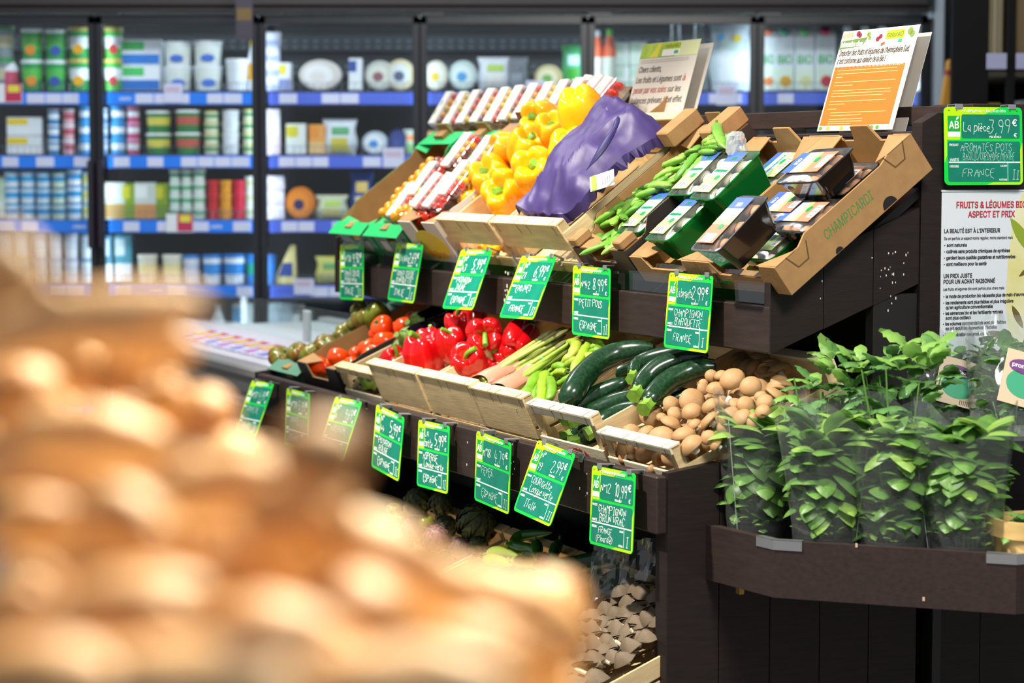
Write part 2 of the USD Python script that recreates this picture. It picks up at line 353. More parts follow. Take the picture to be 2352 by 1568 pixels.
# herb shelf: an octagonal tray fixed to the end
HP = [(.02, .10), (-.205, .122), (-.505, .412), (-.505, .92), (.02, .92)]        # (u, v)
herb = thing('herb_shelf', 'dark brown octagonal tray shelf at the end of the stand holding potted herbs', 'shelf', ST)
poly = Polygon([(-u, v) for u, v in HP])
inn = poly.buffer(-.02, join_style=2)
part(herb, 'bottom_board', extr(poly.buffer(-.004), .014, .652), BLACK)
pts = [(-u, v) for u, v in HP]; ins = list(inn.exterior.coords)[:-1]
def near(p, q): return min(q, key=lambda w: (w[0] - p[0]) ** 2 + (w[1] - p[1]) ** 2)
for k in range(4):
    a, b = pts[k], pts[k + 1]
    part(herb, 'side_board', extr([a, b, near(b, ins), near(a, ins)], .1, .650), DARKH)
def bracket(c, d1, d2, l=.034):
    c = np.array(c); d1, d2 = np.array(d1) / np.hypot(*d1), np.array(d2) / np.hypot(*d2)
    out = LineString([c + d1 * l, c, c + d2 * l]).buffer(.0016, join_style=2, cap_style=2)
    return [extr(out, .018, .734), extr(LineString([c + d1 * l, c, c + d2 * l]).buffer(.013, join_style=2, cap_style=2).intersection(poly.buffer(.0016)), .0016, .7505)]
STEEL = mat('#b9b9ba', .35, metallic=.9)
for k in (1, 2):
    p0, p1, p2 = np.array(pts[k - 1]), np.array(pts[k]), np.array(pts[k + 1])
    part(herb, 'corner_bracket', bracket(p1, p0 - p1, p2 - p1, .05), STEEL, 'bright metal corner bracket')
part(herb, 'wood_chip', [mv(bx(0, 0, 0, .004, .0008, .007, .0003), m4([.72, .69, 0], [-.69, .72, 0], [0, 0, 1], (.205 + .30 * (i % 3) * .28 + .02, .122 + .29 * (i % 3) * .28 + .018, z))) for i, z in enumerate((.738, .747, .662))], CHIP, 'bare wood chips')
part(herb, 'brass_catch', bx(.06, .13, .632, .075, .14, .650, .001), mat('#a98a3c', .4, metallic=.6), 'small brass catch')

# ---------------------------------------------------------------- the glass door fridge
fridge = thing('glass_door_fridge', 'long dark framed fridge with glass doors and blue shelf edges', 'fridge', tr(0, 9.0, 0))
FR = mat('#14181d', .35); FRP = mat('#1b1d22', .3)
POST = [-2.245, -1.612, -.98, -.356, .294, .949, 1.61]
part(fridge, 'header', bx(-2.4, -.05, 1.99, 1.605, .7, 2.35), mat('#100b0a', .6))
part(fridge, 'header_trim', bx(-2.4, -.07, 2.015, 1.60, -.05, 2.35), mat('#1c1413', .6))
part(fridge, 'back_wall', bx(-2.4, .66, .1, 1.63, .72, 2.0), mat('#0d1118', .5))
part(fridge, 'end_wall', bx(1.634, -.03, 0, 1.668, .72, 2.36), mat('#97a1a8', .5))
part(fridge, 'plinth', bx(-2.4, -.02, 0, 1.63, .6, .22), FR)
# two punched air grilles high on the back wall
hole = mat('#6f7a86', .4)
for z in (1.905, 1.80):
    g = []
    for i in range(88):
        x = -2.2 + i * .043
        g.append(bx(x, .62, z - .02, x + .022, .625, z - .012, .0005)); g.append(bx(x, .62, z + .004, x + .022, .625, z + .012, .0005))
    part(fridge, 'air_grille', bx(-2.3, .626, z - .035, 1.6, .65, z + .035), mat('#2a3038', .4))
    part(fridge, 'grille_slot', g, hole, kind='stuff')
SHZ = [1.661, 1.414, 1.161, .905, .655, .42]
BLUE, LAV = mat('#0a7cf0', .35), mat('#4f6ad8', .35)
TICK = mat('#d9d8ee', .5); WIRE = mat('#8b9096', .3, metallic=.8); SHF = mat('#39414b', .4)
rng = random.Random(11)
promo = mat('#c8104e', .5); promoy = mat('#f0dc3a', .5); white = mat('#ececec', .5)
for zi, z in enumerate(SHZ):
    for b in range(6):
        x0, x1 = POST[b] + .03, POST[b + 1] - .03
        sh = part(fridge, 'shelf', bx(x0, .085, z - .002, x1, .62, z + .014), SHF)
        sm_ = BLUE if b < 2 else LAV
        part(sh, 'price_rail', bx(x0, .07, z - .024, x1, .082, z + .024, .002), sm_, 'blue price rail' if b < 2 else 'lavender price rail')
        xs = x0 + .02 + rng.random() * .04
        while xs < x1 - .06:
            w = rng.choice([.062, .062, .07])
            if rng.random() < .62: part(sh, 'price_ticket', bx(xs, .066, z - .019, xs + w, .0695, z + .019, .0005), TICK)
            elif b < 2 and rng.random() < .7:
                part(sh, 'rail_lettering', mv(printed(rng.choice(['vente', 'chere', 'votre']), .014, slant=.25, bold=True), m4([1, 0, 0], [0, 0, 1], [0, -1, 0], (xs, .0699, z - .006))), white)
            xs += w + rng.choice([.004, .004, .03, .07])
        wg = [tube([(x0, .09, z + dz), (x1, .09, z + dz)], .0011, 5) for dz in (.03, .062)]
        k = int((x1 - x0) / .026)
        wg += [tube([(x0 + (i + .5) * (x1 - x0) / k, .09, z + .015), (x0 + (i + .5) * (x1 - x0) / k, .09, z + .062)], .0009, 4) for i in range(k)]
        part(sh, 'wire_guard', wg, WIRE, kind='stuff')
pane = film('door_glass', (.93, .95, .96), rough=.02)
for b in range(6):
    x0, x1 = POST[b] + .002, POST[b + 1] - .002; s = .026
    d = part(fridge, 'door', [bx(x0, -.02, .26, x0 + s, .012, 1.975), bx(x1 - s, -.02, .26, x1, .012, 1.975), bx(x0, -.02, .26, x1, .012, .3), bx(x0, -.02, 1.945, x1, .012, 1.98)], FRP)
    part(d, 'pane', bx(x0 + s, -.004, .3, x1 - s, .004, 1.945, .0005), pane, smooth=False)
    hx = x1 - .03 if b % 2 == 0 else x0 + .004
    part(d, 'handle', bx(hx, -.06, 1.08, hx + .026, -.02, 1.42, .006), mat('#221c26', .4))
    part(d, 'hinge', bx(x0 + .0, -.03, 1.978, x0 + .09, .01, 1.990, .002), mat('#6d7076', .4, metallic=.6))
ledm = emit('fridge_led', (.74, .90, 1.0), 11.0)
for x in POST:
    part(fridge, 'mullion', bx(x - .02, .014, .25, x + .02, .05, 1.97), FR)
    for sgn in (-1, 1):
        part(fridge, 'light_strip', mv(bx(-.006, -.003, .3, .006, .003, 1.93, .001), tr(x + sgn * .012, .058, 0) @ rz(sgn * 35)), ledm, 'white light strip')
part(fridge, 'canopy_light', bx(-2.2, .3, 1.974, 1.58, .34, 1.984), ledm, 'white light strip')
# ---------------------------------------------------------------- crates and cartons
WOOD = mat('#d9bd8c', .6, var=.16, scale=10, stretch=(1, 9, 9), bump=.12, bscale=40)
WOODW = mat('#e2d3b4', .6, var=.12, scale=10, stretch=(1, 9, 9), bump=.12, bscale=40)
WOODS = mat('#cdb385', .6, var=.18, scale=10, stretch=(9, 1, 9), bump=.12, bscale=40)
KRAFT = mat('#9c7548', .75, var=.08, scale=40, bump=.08, bscale=200); KRAFTI = mat('#94703f', .8, var=.08, scale=40)
KEDGE = mat('#c29a62', .8); INKBLK = mat('#211a17', .55, var=.15, scale=20); GREENC = mat('#067a3c', .4, var=.08, scale=20); GREENL = mat('#22b062', .4)
STAPLE = mat('#8d7c60', .4, metallic=.7)
TILU, TILL, TILB = 37, 24, 22
def tup(u): return tray(u, .25, 1.168, TILU)
def tlo(u): return tray(u, .07, .815, TILL)
def tbo(u): return tray(u, -.25, .315, TILB)
def wood_crate(T, w, d, h, label, style='full', wm=WOOD, group='wooden crates on the stand', side_h=.8, post=.018, back=True):
    t = thing('wooden_crate', label, 'crate', T, group); X = w / 2
    for i in range(5):
        a = -X + .008 + i * (w - .016) / 5
        part(t, 'base_slat', bx(a + .003, .006, .002, a + (w - .016) / 5 - .003, d - .006, .006), WOODS)
    for sx in (-1, 1):
        for y0, y1 in ((.006, .026), (d - .026, d - .006)):
            yb = y0 if y0 < .1 else y1; c = sx * (X - .005)
            part(t, 'corner_post', extr([(c, yb), (c - sx * .02, yb), (c, yb + (.02 if y0 < .1 else -.02))], h - .003, 0), WOODS)
        part(t, 'side_board', bx(sx * X - sx * .005, .004, .006, sx * X, d - .004, h * side_h * .52 - .004), WOODS)
        part(t, 'side_board', bx(sx * X - sx * .005, .004, h * side_h * .52 + .002, sx * X, d - .004, h * side_h), WOODS)
    for y0, y1, s, nm in ((0, .005, 1, 'front_board'), (d - .005, d, -1, 'back_board'))[:2 if back else 1]:
        if style == 'full' or s < 0:
            part(t, nm, bx(-X, y0, h * .22, X, y1, h - .006), wm)
            part(t, nm, bx(-X, y0, .004, X, y1, h * .18), wm)
        elif style == 'slot':
            part(t, nm, bx(-X, y0, h * .46, X, y1, h - .006), wm)
            part(t, nm, bx(-X, y0, .002, X, y1, h * .22), wm)
        else:
            part(t, nm, bx(-X, y0, h * .80, X, y1, h - .006), wm)
            part(t, nm, bx(-X, y0, .002, X, y1, h * .34), WOODW)
        yy = (-.003, .024) if s > 0 else (d - .024, d + .003)
        part(t, 'rim_board', bx(-X, yy[0], h - .006, X, yy[1], h), wm)
        if s > 0:
            st = []
            for fx in (-.86, -.2, .1, .86):
                st.append(tube([(fx * X, -.004, h + .0005), (fx * X, .012, h + .0006)], .0006, 5)); st.append(tube([(fx * X, -.0012, h - .006), (fx * X + .002, -.0012, h * .78)], .0005, 5))
            part(t, 'staple', st, STAPLE, kind='stuff')
    return t
def carton(T, w, d, h, label, out=KRAFT, inn=KRAFTI, flap=KRAFT, lip=None, cat='carton', group='cardboard trays on the stand', notch=.62, fh=None, name='cardboard_tray', tab=True):
    t = thing(name, label, cat, T, group); X = w / 2; e = .0025; fh = fh or h
    part(t, 'floor_panel', bx(-X + e, e, 0, X - e, d - e, .004), inn)
    def wall(poly, f0, f1, nm):
        part(t, nm, plate(poly, f0, f1), out)
    def skin(nm, meshes, m): part(t, nm, meshes, m)
    N = X * notch
    pf = [(-X, 0), (X, 0), (X, fh), (N, fh), (N * .82, fh * .55), (-N * .82, fh * .55), (-N, fh), (-X, fh)]
    part(t, 'front_wall', plate(pf, 0, -e), out); part(t, 'front_lining', plate([(x * .99, z) for x, z in pf], e, .0002), inn)
    pb = [(-X, 0), (X, 0), (X, h), (N, h), (N * .9, h * .86), (.045, h * .86), (.03, h * 1.28), (-.03, h * 1.28), (-.045, h * .86), (-N * .9, h * .86), (-N, h), (-X, h)] if tab else [(-X, 0), (X, 0), (X, h), (-X, h)]
    part(t, 'back_wall', plate(pb, d, d + e), out); part(t, 'back_lining', plate([(x * .99, z) for x, z in pb], d - e, d - .0002), inn)
    for s in (-1, 1):
        ps = [(0, 0), (d, 0), (d, h), (d - .06, h * .995), (d - .085, h * .9), (.085, h * .9), (.06, fh * .995), (0, fh)]
        part(t, 'side_wall', side(ps, s * X, s * (X - e)), out); part(t, 'side_lining', side([(y, z * .995) for y, z in ps], s * (X - e - .0002), s * (X - 2 * e)), inn)
        for y0, y1, hh in ((0, .05, fh), (d, d - .062, h)):
            q = [(s * X, y0, hh), (s * (X - .07), y0, hh), (s * (X - .055), y1, hh - .018), (s * X, y1, hh)]
            v = np.array(q); v2 = v - [0, 0, .002]
            f = trimesh.convex.convex_hull(np.vstack([v, v2]))
            part(t, 'corner_flap', TM(f.vertices, f.faces), flap)
    if lip is not None:
        part(t, 'front_lip', mv(bx(-X, -.004, fh, X, .038, fh + .002), rx(14)), lip)
        part(t, 'back_lip', bx(-X, d - .05, h, X, d + .004, h + .002), lip)
        part(t, 'handle_tab', extr([(-.022, -.005), (.022, -.005), (.016, .02), (-.016, .02)], .004, fh + .004), KRAFTI)
        part(t, 'handle_tab', extr([(-.03, d - .03), (.03, d - .03), (.02, d + .012), (-.02, d + .012)], .012, h + .002), KRAFTI)
    return t

# upper tier, from the near end
boxA = carton(tup(.098), .298, .372, .082, 'brown cardboard tray of black mushroom punnets at the near end of the upper tier', fh=.062)
boxB = carton(tup(.382), .268, .372, .082, 'brown cardboard tray of green mushroom punnets beside the pea pods', fh=.062)
sidex = lambda y, z, x=.149: m4([0, 1, 0], [0, 0, 1], [1, 0, 0], [x, y, z])
INKG = mat('#3f7f3a', .8)
part(boxA, 'printed_name', mv(printed('CHAMPICARDI', .019, .125, slant=.1), sidex(.115, .034)), INKG, 'green lettering')
part(boxA, 'handle_hole', mv(extr(Polygon([(math.cos(a) * .017, math.sin(a) * .017) for a in np.linspace(0, math.pi, 12)]), .0006), sidex(.262, .002)), mat('#0d0906', .8), 'dark handle hole')
part(boxA, 'handle_hole', mv(extr(Polygon([(math.cos(a) * .009, math.sin(a) * .009) for a in np.linspace(0, math.pi, 10)]), .0006), sidex(.125, .001)), mat('#0d0906', .8))
for y, s in ((.045, 1), (.317, 1)):
    part(boxA, 'slot_flap', mv(ink([LineString([(y - .018, .0815), (y - .006, .052), (y + .02, .052), (y + .034, .0815)]).buffer(.0012)], .0006), sidex(0, 0) if y > .2 else sidex(0, -.02)), mat('#5a3d1c', .8))
part(boxB, 'side_print', plate(affinity.translate(sbox(-.02, .012, .02, .024), 0, 0), -.003, -.0026), INKG)
part(boxA, 'side_print', plate(affinity.translate(sbox(-.1, .012, -.05, .022), 0, 0), -.003, -.0026), INKG)
peaT = tup(.642)
pea_box = carton(peaT, .236, .385, .11, 'narrow dark printed cardboard box of pea pods on the upper tier', out=INKBLK, inn=KRAFTI, flap=KRAFT, notch=.5, fh=.075)
part(pea_box, 'white_sticker', plate(sbox(-.1, .018, -.075, .03), -.003, -.0028), mat('#dcdcdc', .5))
for sx in (-1, 1):
    part(pea_box, 'folded_corner', bx(sx * .118 - sx * .05, .30, .112, sx * .118, .392, .150, .003), KRAFT); part(pea_box, 'folded_corner', bx(sx * .118 - sx * .034, -.002, .077, sx * .118, .04, .097, .003), KRAFT)
endT = tup(.945); pepT = tup(1.283)
wood_crate(endT, .34, .40, .135, 'wooden crate under the purple paper bundle on the upper tier', 'slot')
wood_crate(pepT, .30, .40, .135, 'wooden crate of yellow bell peppers on the upper tier', 'slot')
whT = tup(1.575); g1T = tup(1.83); g2T = tup(2.085)
wb = carton(whT, .235, .385, .13, 'white printed carton with a yellow oval holding tomato punnets', out=mat('#d8d2c6', .5), inn=KRAFTI, flap=KRAFT, notch=.3, fh=.12)
part(wb, 'printed_oval', plate(affinity.scale(Polygon([(math.cos(a), math.sin(a)) for a in np.linspace(0, 6.28, 24)]).buffer(0), .085, .042, origin=(0, 0)).intersection(sbox(-.1, -.06, .1, .042)).buffer(0) if False else affinity.translate(affinity.scale(Polygon([(math.cos(a), math.sin(a)) for a in np.linspace(0, 6.28, 24)]), .09, .045, origin=(0, 0)), .01, .05), -.003, -.0027), mat('#e3cf10', .5), 'yellow printed oval')
part(wb, 'printed_skyline', [plate(affinity.translate(affinity.scale(Polygon([(math.cos(a), math.sin(a)) for a in np.linspace(0, 6.28, 12)]), r, r * .7, origin=(0, 0)), x, z), -.0034, -.003) for x, z, r in ((-.03, .022, .016), (0, .02, .02), (.03, .02, .016), (.055, .024, .012))], mat('#d49a14', .5), 'orange printed shapes')
for T_, lab in ((g1T, 'green lipped carton of sleeved tomato punnets left of the white carton'), (g2T, 'farthest green lipped carton holding loose orange cherry tomatoes')):
    g = carton(T_, .235, .375, .115, lab, out=GREENC, inn=KRAFTI, flap=GREENL, lip=GREENL, notch=.3, fh=.085)
    part(g, 'white_patch', plate(sbox(.012, .012, .075, .045), -.003, -.0027), mat('#c9ccc8', .5), 'white printed patch')
    part(g, 'white_patch', plate(sbox(-.085, .018, -.04, .05), -.003, -.0027), mat('#c9ccc8', .5), 'white printed patch')
    part(g, 'side_skin', side([(0, 0), (.375, 0), (.375, .11), (.3, .1), (.08, .1), (0, .085)], -.1178, -.1176), KRAFT)
# second row on the top of the stand: cartons that hold the sleeved punnets
bkT = [tray(u, .56, 1.44, 34) for u in (2.06, 1.70, 1.34)]
for T_, lab in zip(bkT, ('farthest brown carton of tomato punnets in the back row', 'middle brown carton of tomato punnets in the back row', 'nearest brown carton of tomato punnets in the back row')):
    carton(T_, .34, .20, .05, lab, notch=.3, tab=False)

# lower tier, from the near end
muT = tlo(.165); coT = tlo(.463); beT = tlo(.757); asT = tlo(1.03); rpT = tlo(1.345); auT = tlo(1.62); otT = tlo(1.905); htT = tlo(2.17)
wood_crate(muT, .288, .38, .085, 'pale wooden crate of brown mushrooms at the near end of the lower tier', 'rail', WOODW, side_h=.46)
cc = wood_crate(coT, .284, .40, .115, 'wooden crate of courgettes with red print on its front board', 'rail', WOODW)
part(cc, 'printed_band', [mv(printed(w_, .0075, slant=0, bold=True), m4([math.cos(a), 0, math.sin(a)], [-math.sin(a), 0, math.cos(a)], [0, -1, 0], (x, -.0004, z))) for w_, x, z, a in (('Ita', -.018, .018, .55), ('Agricola', .002, .0245, .0), ('Biologica', .050, .0225, -.42))], mat('#b4322c', .7), 'red printed words')
wood_crate(beT, .272, .40, .125, 'wooden crate of broad bean pods between courgettes and asparagus', 'full')
wood_crate(asT, .30, .42, .13, 'wooden crate of wrapped asparagus beside the red peppers', 'full')
wood_crate(rpT, .30, .42, .13, 'wooden crate of red bell peppers on the lower tier', 'full')
wood_crate(auT, .262, .40, .10, 'wooden crate with an open front holding aubergines', 'rail')
carton(otT, .285, .42, .10, 'dark printed cardboard box of orange tomatoes', out=INKBLK, inn=KRAFTI, flap=KRAFT, notch=.52, fh=.085, tab=False)
hb = carton(htT, .24, .42, .06, 'green cardboard box of ribbed green tomatoes at the far end', out=mat('#2f5a42', .5), inn=KRAFTI, flap=mat('#54806a', .5), lip=mat('#54806a', .5), notch=.3, fh=.05, tab=False)

# bottom tier
oyT = tbo(.168); cuT = tbo(.50); gpT = tbo(.845); arT = tbo(1.315)
wood_crate(oyT, .288, .46, .10, 'pale wooden crate of oyster mushrooms on the bottom tier', 'full', WOODW)
wood_crate(cuT, .34, .50, .10, 'wooden crate of cucumbers on the bottom tier', 'full')
wood_crate(gpT, .33, .50, .10, 'wooden crate of long green peppers on the bottom tier', 'full')
wood_crate(arT, .58, .50, .10, 'wide wooden crate of artichokes on the bottom tier', 'full')
# ---------------------------------------------------------------- price signs
LIME, GRN, TEAL = mat('#b6e400', .35), mat('#12cc44', .35), mat('#067a62', .3, var=.12, scale=25)
CHALK = mat('#e9f1ea', .6); LOGOG = mat('#18a33c', .4); HOOK = mat('#b8babd', .3, metallic=.8); FAINT = mat('#a9c9bb', .6)
SW, SH = .175, .147
def sx_(f): return f * SW
def sz_(f): return -f * SH
def pl(poly, layer): return plate(poly, -.0012 - layer * .0003, -.0012 - layer * .0003 - .0003)
def fr(x0, y0, x1, y1, r=.004): return rrect(sx_(x0), sz_(y1), sx_(x1), sz_(y0), r)
def front(m, x, z, layer=3): return mv(m, m4([1, 0, 0], [0, 0, 1], [0, -1, 0], (x, -.0012 - layer * .0003, z)))
_first_sign = []
def price_sign(M, label, code, price, lines, origin, cls='II', faint=False, seed=0):
    t = thing('price_sign', label, 'price sign', M, 'green chalkboard price signs'); rng = random.Random(seed + 3)
    rr = rrect(0, -SH, SW, 0, .009)
    part(t, 'board', plate(rr, 0, -.0012), GRN)
    lime = union_all([Polygon([(sx_(a), sz_(b)) for a, b in q]) for q in ([(0, 0), (.72, 0), (.5, .1), (.22, .12), (.2, .42), (.035, .42), (.03, .62), (0, .72)], [(.52, 1), (.62, .965), (.965, .965), (.965, .55), (1, .45), (1, 1)])]).intersection(rr.buffer(-.0004))
    part(t, 'lime_print', pl(lime, 0), LIME)
    part(t, 'writing_panel', [pl(fr(.22, .095, .965, .40), 1), pl(fr(.045, .44, .965, .955), 1)], TEAL, 'dark green writing panels')
    lines_ = [pl(fr(.05, .70, .965, .716, .0002), 2), pl(fr(.80, .716, .806, .95, .0002), 2)]
    pr = [front(printed('Protégeons la planète', .0062, sx_(.56), slant=.15), sx_(.22), sz_(.068)),
          front(printed('PRODUIT', .0042, sx_(.115), True), sx_(.06), sz_(.50)), front(printed('VARIÉTÉ', .0042, sx_(.115), True), sx_(.06), sz_(.69)),
          front(printed('ORIGINE', .0042, sx_(.115), True), sx_(.06), sz_(.775)), front(printed('CALIBRE', .0034, sx_(.085), True), sx_(.705), sz_(.765)),
          front(printed('CATÉGORIE', .0034, sx_(.10), True), sx_(.69), sz_(.945)), front(printed('PRIX AU KILO', .0038, sx_(.15), True), sx_(.57), sz_(.395)),
          front(printed('€', .0125, bold=True), sx_(.865), sz_(.24)), front(printed('€', .0075, bold=True), sx_(.885), sz_(.385))]
    part(t, 'printed_lettering', lines_ + pr, CHALK, 'white printed form')
    lg = part(t, 'organic_logo', pl(fr(.045, .115, .20, .315, .0005), 1), LOGOG, 'green organic farming logo')
    part(lg, 'logo_letters', [front(printed('AB', .0135, sx_(.125), True), sx_(.058), sz_(.275)), pl(fr(.045, .32, .20, .385, .0004), 2),
         pl(affinity.rotate(affinity.scale(Polygon([(math.cos(a), math.sin(a)) for a in np.linspace(0, 6.28, 12)]), .0035, .0016, origin=(0, 0)), 45, origin=(0, 0)).buffer(0), 2) if False else front(ink([affinity.translate(affinity.rotate(affinity.scale(Polygon([(math.cos(a), math.sin(a)) for a in np.linspace(0, 6.28, 12)]), .0042, .0018, origin=(0, 0)), 50, origin=(0, 0)), sx_(.165), sz_(.145))]), 0, 0)], CHALK)
    hw, fw_ = [], []
    def put(txt, x, y, h, w, to): to.append(affinity.translate(handwriting(txt, h * SH, w * SW, rng), sx_(x), sz_(y)))
    soft = fw_ if faint else hw
    cl = code.split('|')
    for i, c in enumerate(cl): put(c, .235, (.31 if len(cl) == 1 else .22 + i * .15), .105, .34 if len(cl) == 1 else .26, hw)
    put(price, .56, .33, .17, .28, soft)
    for i, c in enumerate(lines): put(c, .20 + .03 * i, .565 + i * .115, .095, .66, soft)
    og = origin.split('|')
    for i, c in enumerate(og): put(c, .22 - .05 * i, (.89 if len(og) == 1 else .83 + .105 * i), .10 if len(og) == 1 else .075, .46, soft)
    put(cls, .85, .93, .12, .1, soft)
    for g, m in ((hw, CHALK), (fw_, FAINT)):
        if g: part(t, 'handwriting', front(ink(g, .0003), 0, 0, 3.2), m, 'white chalk pen writing')
    for x in (.14, .82):
        part(t, 'hook', [bx(sx_(x), -.0035, -.004, sx_(x) + .017, -.0015, .005, .0005), bx(sx_(x), -.0035, .004, sx_(x) + .017, .024, .0056, .0005), bx(sx_(x), .024, -.012, sx_(x) + .017, .0256, .0056, .0005)], HOOK, 'bright metal hook')
    part(t, 'eyelet', [front(extr(Polygon([(math.cos(a) * .0012, math.sin(a) * .0012) for a in np.linspace(0, 6.2, 8)]), .0003), sx_(x), sz_(.045)) for x in (.06, .16, .84, .93)], mat('#3c4a20', .5))
    return t
def sign_frame(u, v, z, lean, roll, yaw=0):
    return ST @ tr(-u, v, z) @ rz(yaw) @ rx(-lean) @ ry(roll)
for i, (u, z, lean, roll, code, price, lines, org, cls, faint, label) in enumerate([
    (2.193, 1.189, 1.4, -2, 'N°38', '9,90', ['TOMATE CERISE', 'Piste vrac'], 'ITALIE', 'I', 0, 'green price sign for loose cherry tomatoes, farthest on the upper tier'),
    (1.782, 1.207, 10.5, 0, 'La pièce', '2,69', ['TOMATE CERISE', 'BARQUETTE'], 'ITALIE', 'I', 0, 'green price sign for punnets of cherry tomatoes, price by the piece'),
    (1.372, 1.202, 20.8, -2, 'N°|43', '5,99', ['POIVRON', 'JAUNE'], 'ESPAGNE', 'II', 0, 'tilted green price sign for yellow peppers'),
    (1.033, 1.199, 23.1, -1.8, 'N°|21', '6,99', ['ENDIVES'], 'FRANCE', 'II', 0, 'tilted green price sign for endives under the purple bundle'),
    (.773, 1.189, .9, 0, 'N°42', '8,99', ['PETIT POIS'], 'ESPAGNE', 'II', 0, 'green price sign for peas on the upper tier'),
    (.345, 1.192, 4.7, 0, 'La barquette', '2,99', ['CHAMPIGNON', 'BARQUETTE'], 'FRANCE', 'I', 0, 'green price sign for mushroom punnets, nearest on the upper tier'),
    (2.250, .827, 21, -2, 'N°37', '4,99', ['TOMATE DE'], 'FRANCE', 'I', 1, 'green price sign at the far left end of the lower tier'),
    (1.966, .832, 2.3, 0, 'N°39', '5,99', ['TOMATE'], 'FRANCE', 'I', 1, 'green price sign under the orange tomatoes, half hidden by foreground blur'),
    (1.604, .843, 20, -1, 'N°|4', '9,69', ['AUBERGINE'], 'ESPAGNE', 'I', 1, 'tilted green price sign under the aubergines, veiled by foreground blur'),
    (1.332, .850, 3.7, 4.7, 'N°|44', '5,99', ['POIVRON', 'ROUGE'], 'ESPAGNE', 'II', 0, 'green price sign for red peppers hanging askew on the lower tier'),
    (1.075, .840, 2.3, -1, 'La|botte', '5,99', ['ASPERGE', 'Longue-verte'], 'ESPAGNE', 'II', 0, 'green price sign for green asparagus sold by the bunch'),
    (.756, .849, .9, 2.5, 'n°18', '4,79', ['FEVES.'], 'ESPAGNE', 'II', 1, 'green price sign for broad beans with faint writing'),
    (.455, .862, 20, 3, 'N°|19', '2.99', ['COURGette', 'Longue verte'], 'ITalie', 'II', 0, 'tilted green price sign for courgettes'),
    (.216, .840, 3.2, -1.7, 'N°12', '10,99', ['CHAMPIGNON', 'BRUN VRAC'], 'FRANCE|(Picardie)', 'I', 0, 'green price sign for loose brown mushrooms, nearest on the lower tier')]):
    price_sign(sign_frame(u, .212 if i < 6 else -.02, z, lean, roll), label, code, price, lines, org, cls, faint, i)
hs = price_sign(ST @ tr(.0075, .602, 1.510) @ rz(88) @ rx(-3) , 'green price sign for potted herbs above the white poster', 'La pièce', '3,99', ['AROMATES POTS', 'BASILIC/CORIANDRE/MENTHE'], 'FRANCE', 'II', 1, 33)

# ---------------------------------------------------------------- posters
PAPER = mat('#cfc7ba', .6); PAPERB = mat('#b9b2a8', .6); TXT = mat('#3a2f2c', .7); REDT = mat('#a83a3a', .7)
def bend(W, H, b, n=10):
    """A sheet W x H in x and z, its lower right corner curling by b."""
    xs, zs = np.linspace(0, W, n), np.linspace(0, H, n)
    return grid(np.array([[(x, 0, z) for z in zs] for x in xs]))
def sheet_thing(name, label, M, W, H):
    t = thing(name, label, 'poster', M, 'information posters on the stand'); part(t, 'sheet', bx(0, 0, 0, W, .0012, H, .0004), PAPER); return t
def on(m, x, z, k=1): return mv(m, m4([1, 0, 0], [0, 0, 1], [0, -1, 0], (x, -k * .0003, z)))
def blot(pts, x, z, s, k=1): return on(ink([affinity.scale(Polygon(pts), s, s, origin=(0, 0))], .0003), x, z, k)
def disc(rx_, rz_=None, n=14): return Polygon([(math.cos(a) * rx_, math.sin(a) * (rz_ or rx_)) for a in np.linspace(0, 2 * math.pi, n, endpoint=False)])
# white notice: "Chers clients"
W1, H1 = .285, .182
M1 = ST @ tr(-1.365, .640, 1.518) @ rx(-16)
p1 = sheet_thing('notice', 'white notice to customers with a green banner standing on the top rail', M1, W1, H1)
part(p1, 'rear_sheet', mv(bx(.03, .0, .0, W1 + .004, .0012, H1 + .006, .0004), tr(0, .032, -.006)), PAPER)
part(p1, 'green_banner', [on(extr(sbox(0, .145, W1 * .62, H1 - .001), .0003), 0, 0)], mat('#5f9a2c', .5, col2='#b5c832', var=.1, scale=14), 'green photo banner')
part(p1, 'pale_banner', on(extr(sbox(W1 * .62, .145, W1, H1 - .001), .0003), 0, 0), mat('#dcdcb4', .5, col2='#cfd890', var=.05, scale=14))
part(p1, 'yellow_petal', on(extr(Polygon([(.05, .146), (.085, .18), (.098, .18), (.09, .146)]), .0003), 0, 0, 1.5), mat('#d9cf2a', .5))
part(p1, 'logo', on(extr(sbox(.115, .163, .195, .178), .0003), 0, 0, 2), mat('#b3c614', .5), 'lime shop logo'); part(p1, 'logo_patch', on(extr(sbox(.11, .147, .195, .163), .0003), 0, 0, 2), mat('#ece8e0', .5))
part(p1, 'logo_letters', [on(printed('naturéO', .0105, .072, slant=.2), .119, .1665, 3)], mat('#55741c', .6)); part(p1, 'logo_mark', on(extr(sbox(.17, .151, .19, .159), .0003), 0, 0, 3), mat('#2fa866', .5))
part(p1, 'rule', [on(extr(sbox(.012, z, W1 - .035, z + .002), .0003), 0, 0) for z in (.133, .138)], mat('#b8b0a8', .6))
part(p1, 'notice_text', [on(printed(s, .0150, w, slant=.12), .185 if s == 'sur les' else .012, z) for s, w, z in (('Chers clients,', .115, .109), ('Les fruits et Légumes sont', .225, .083), ('sur les', .062, .057), ('balances prévues à cet effet.', .255, .031), ('Merci.', .055, .005))] , TXT)
for k, (s, w, x, z) in enumerate((('à', .012, .245, .083), ('peser par vos soins', .165, .012, .057))): part(p1, 'red_text', on(printed(s, .0155, w, slant=.12), x, z), REDT, 'red words')
mvx = None
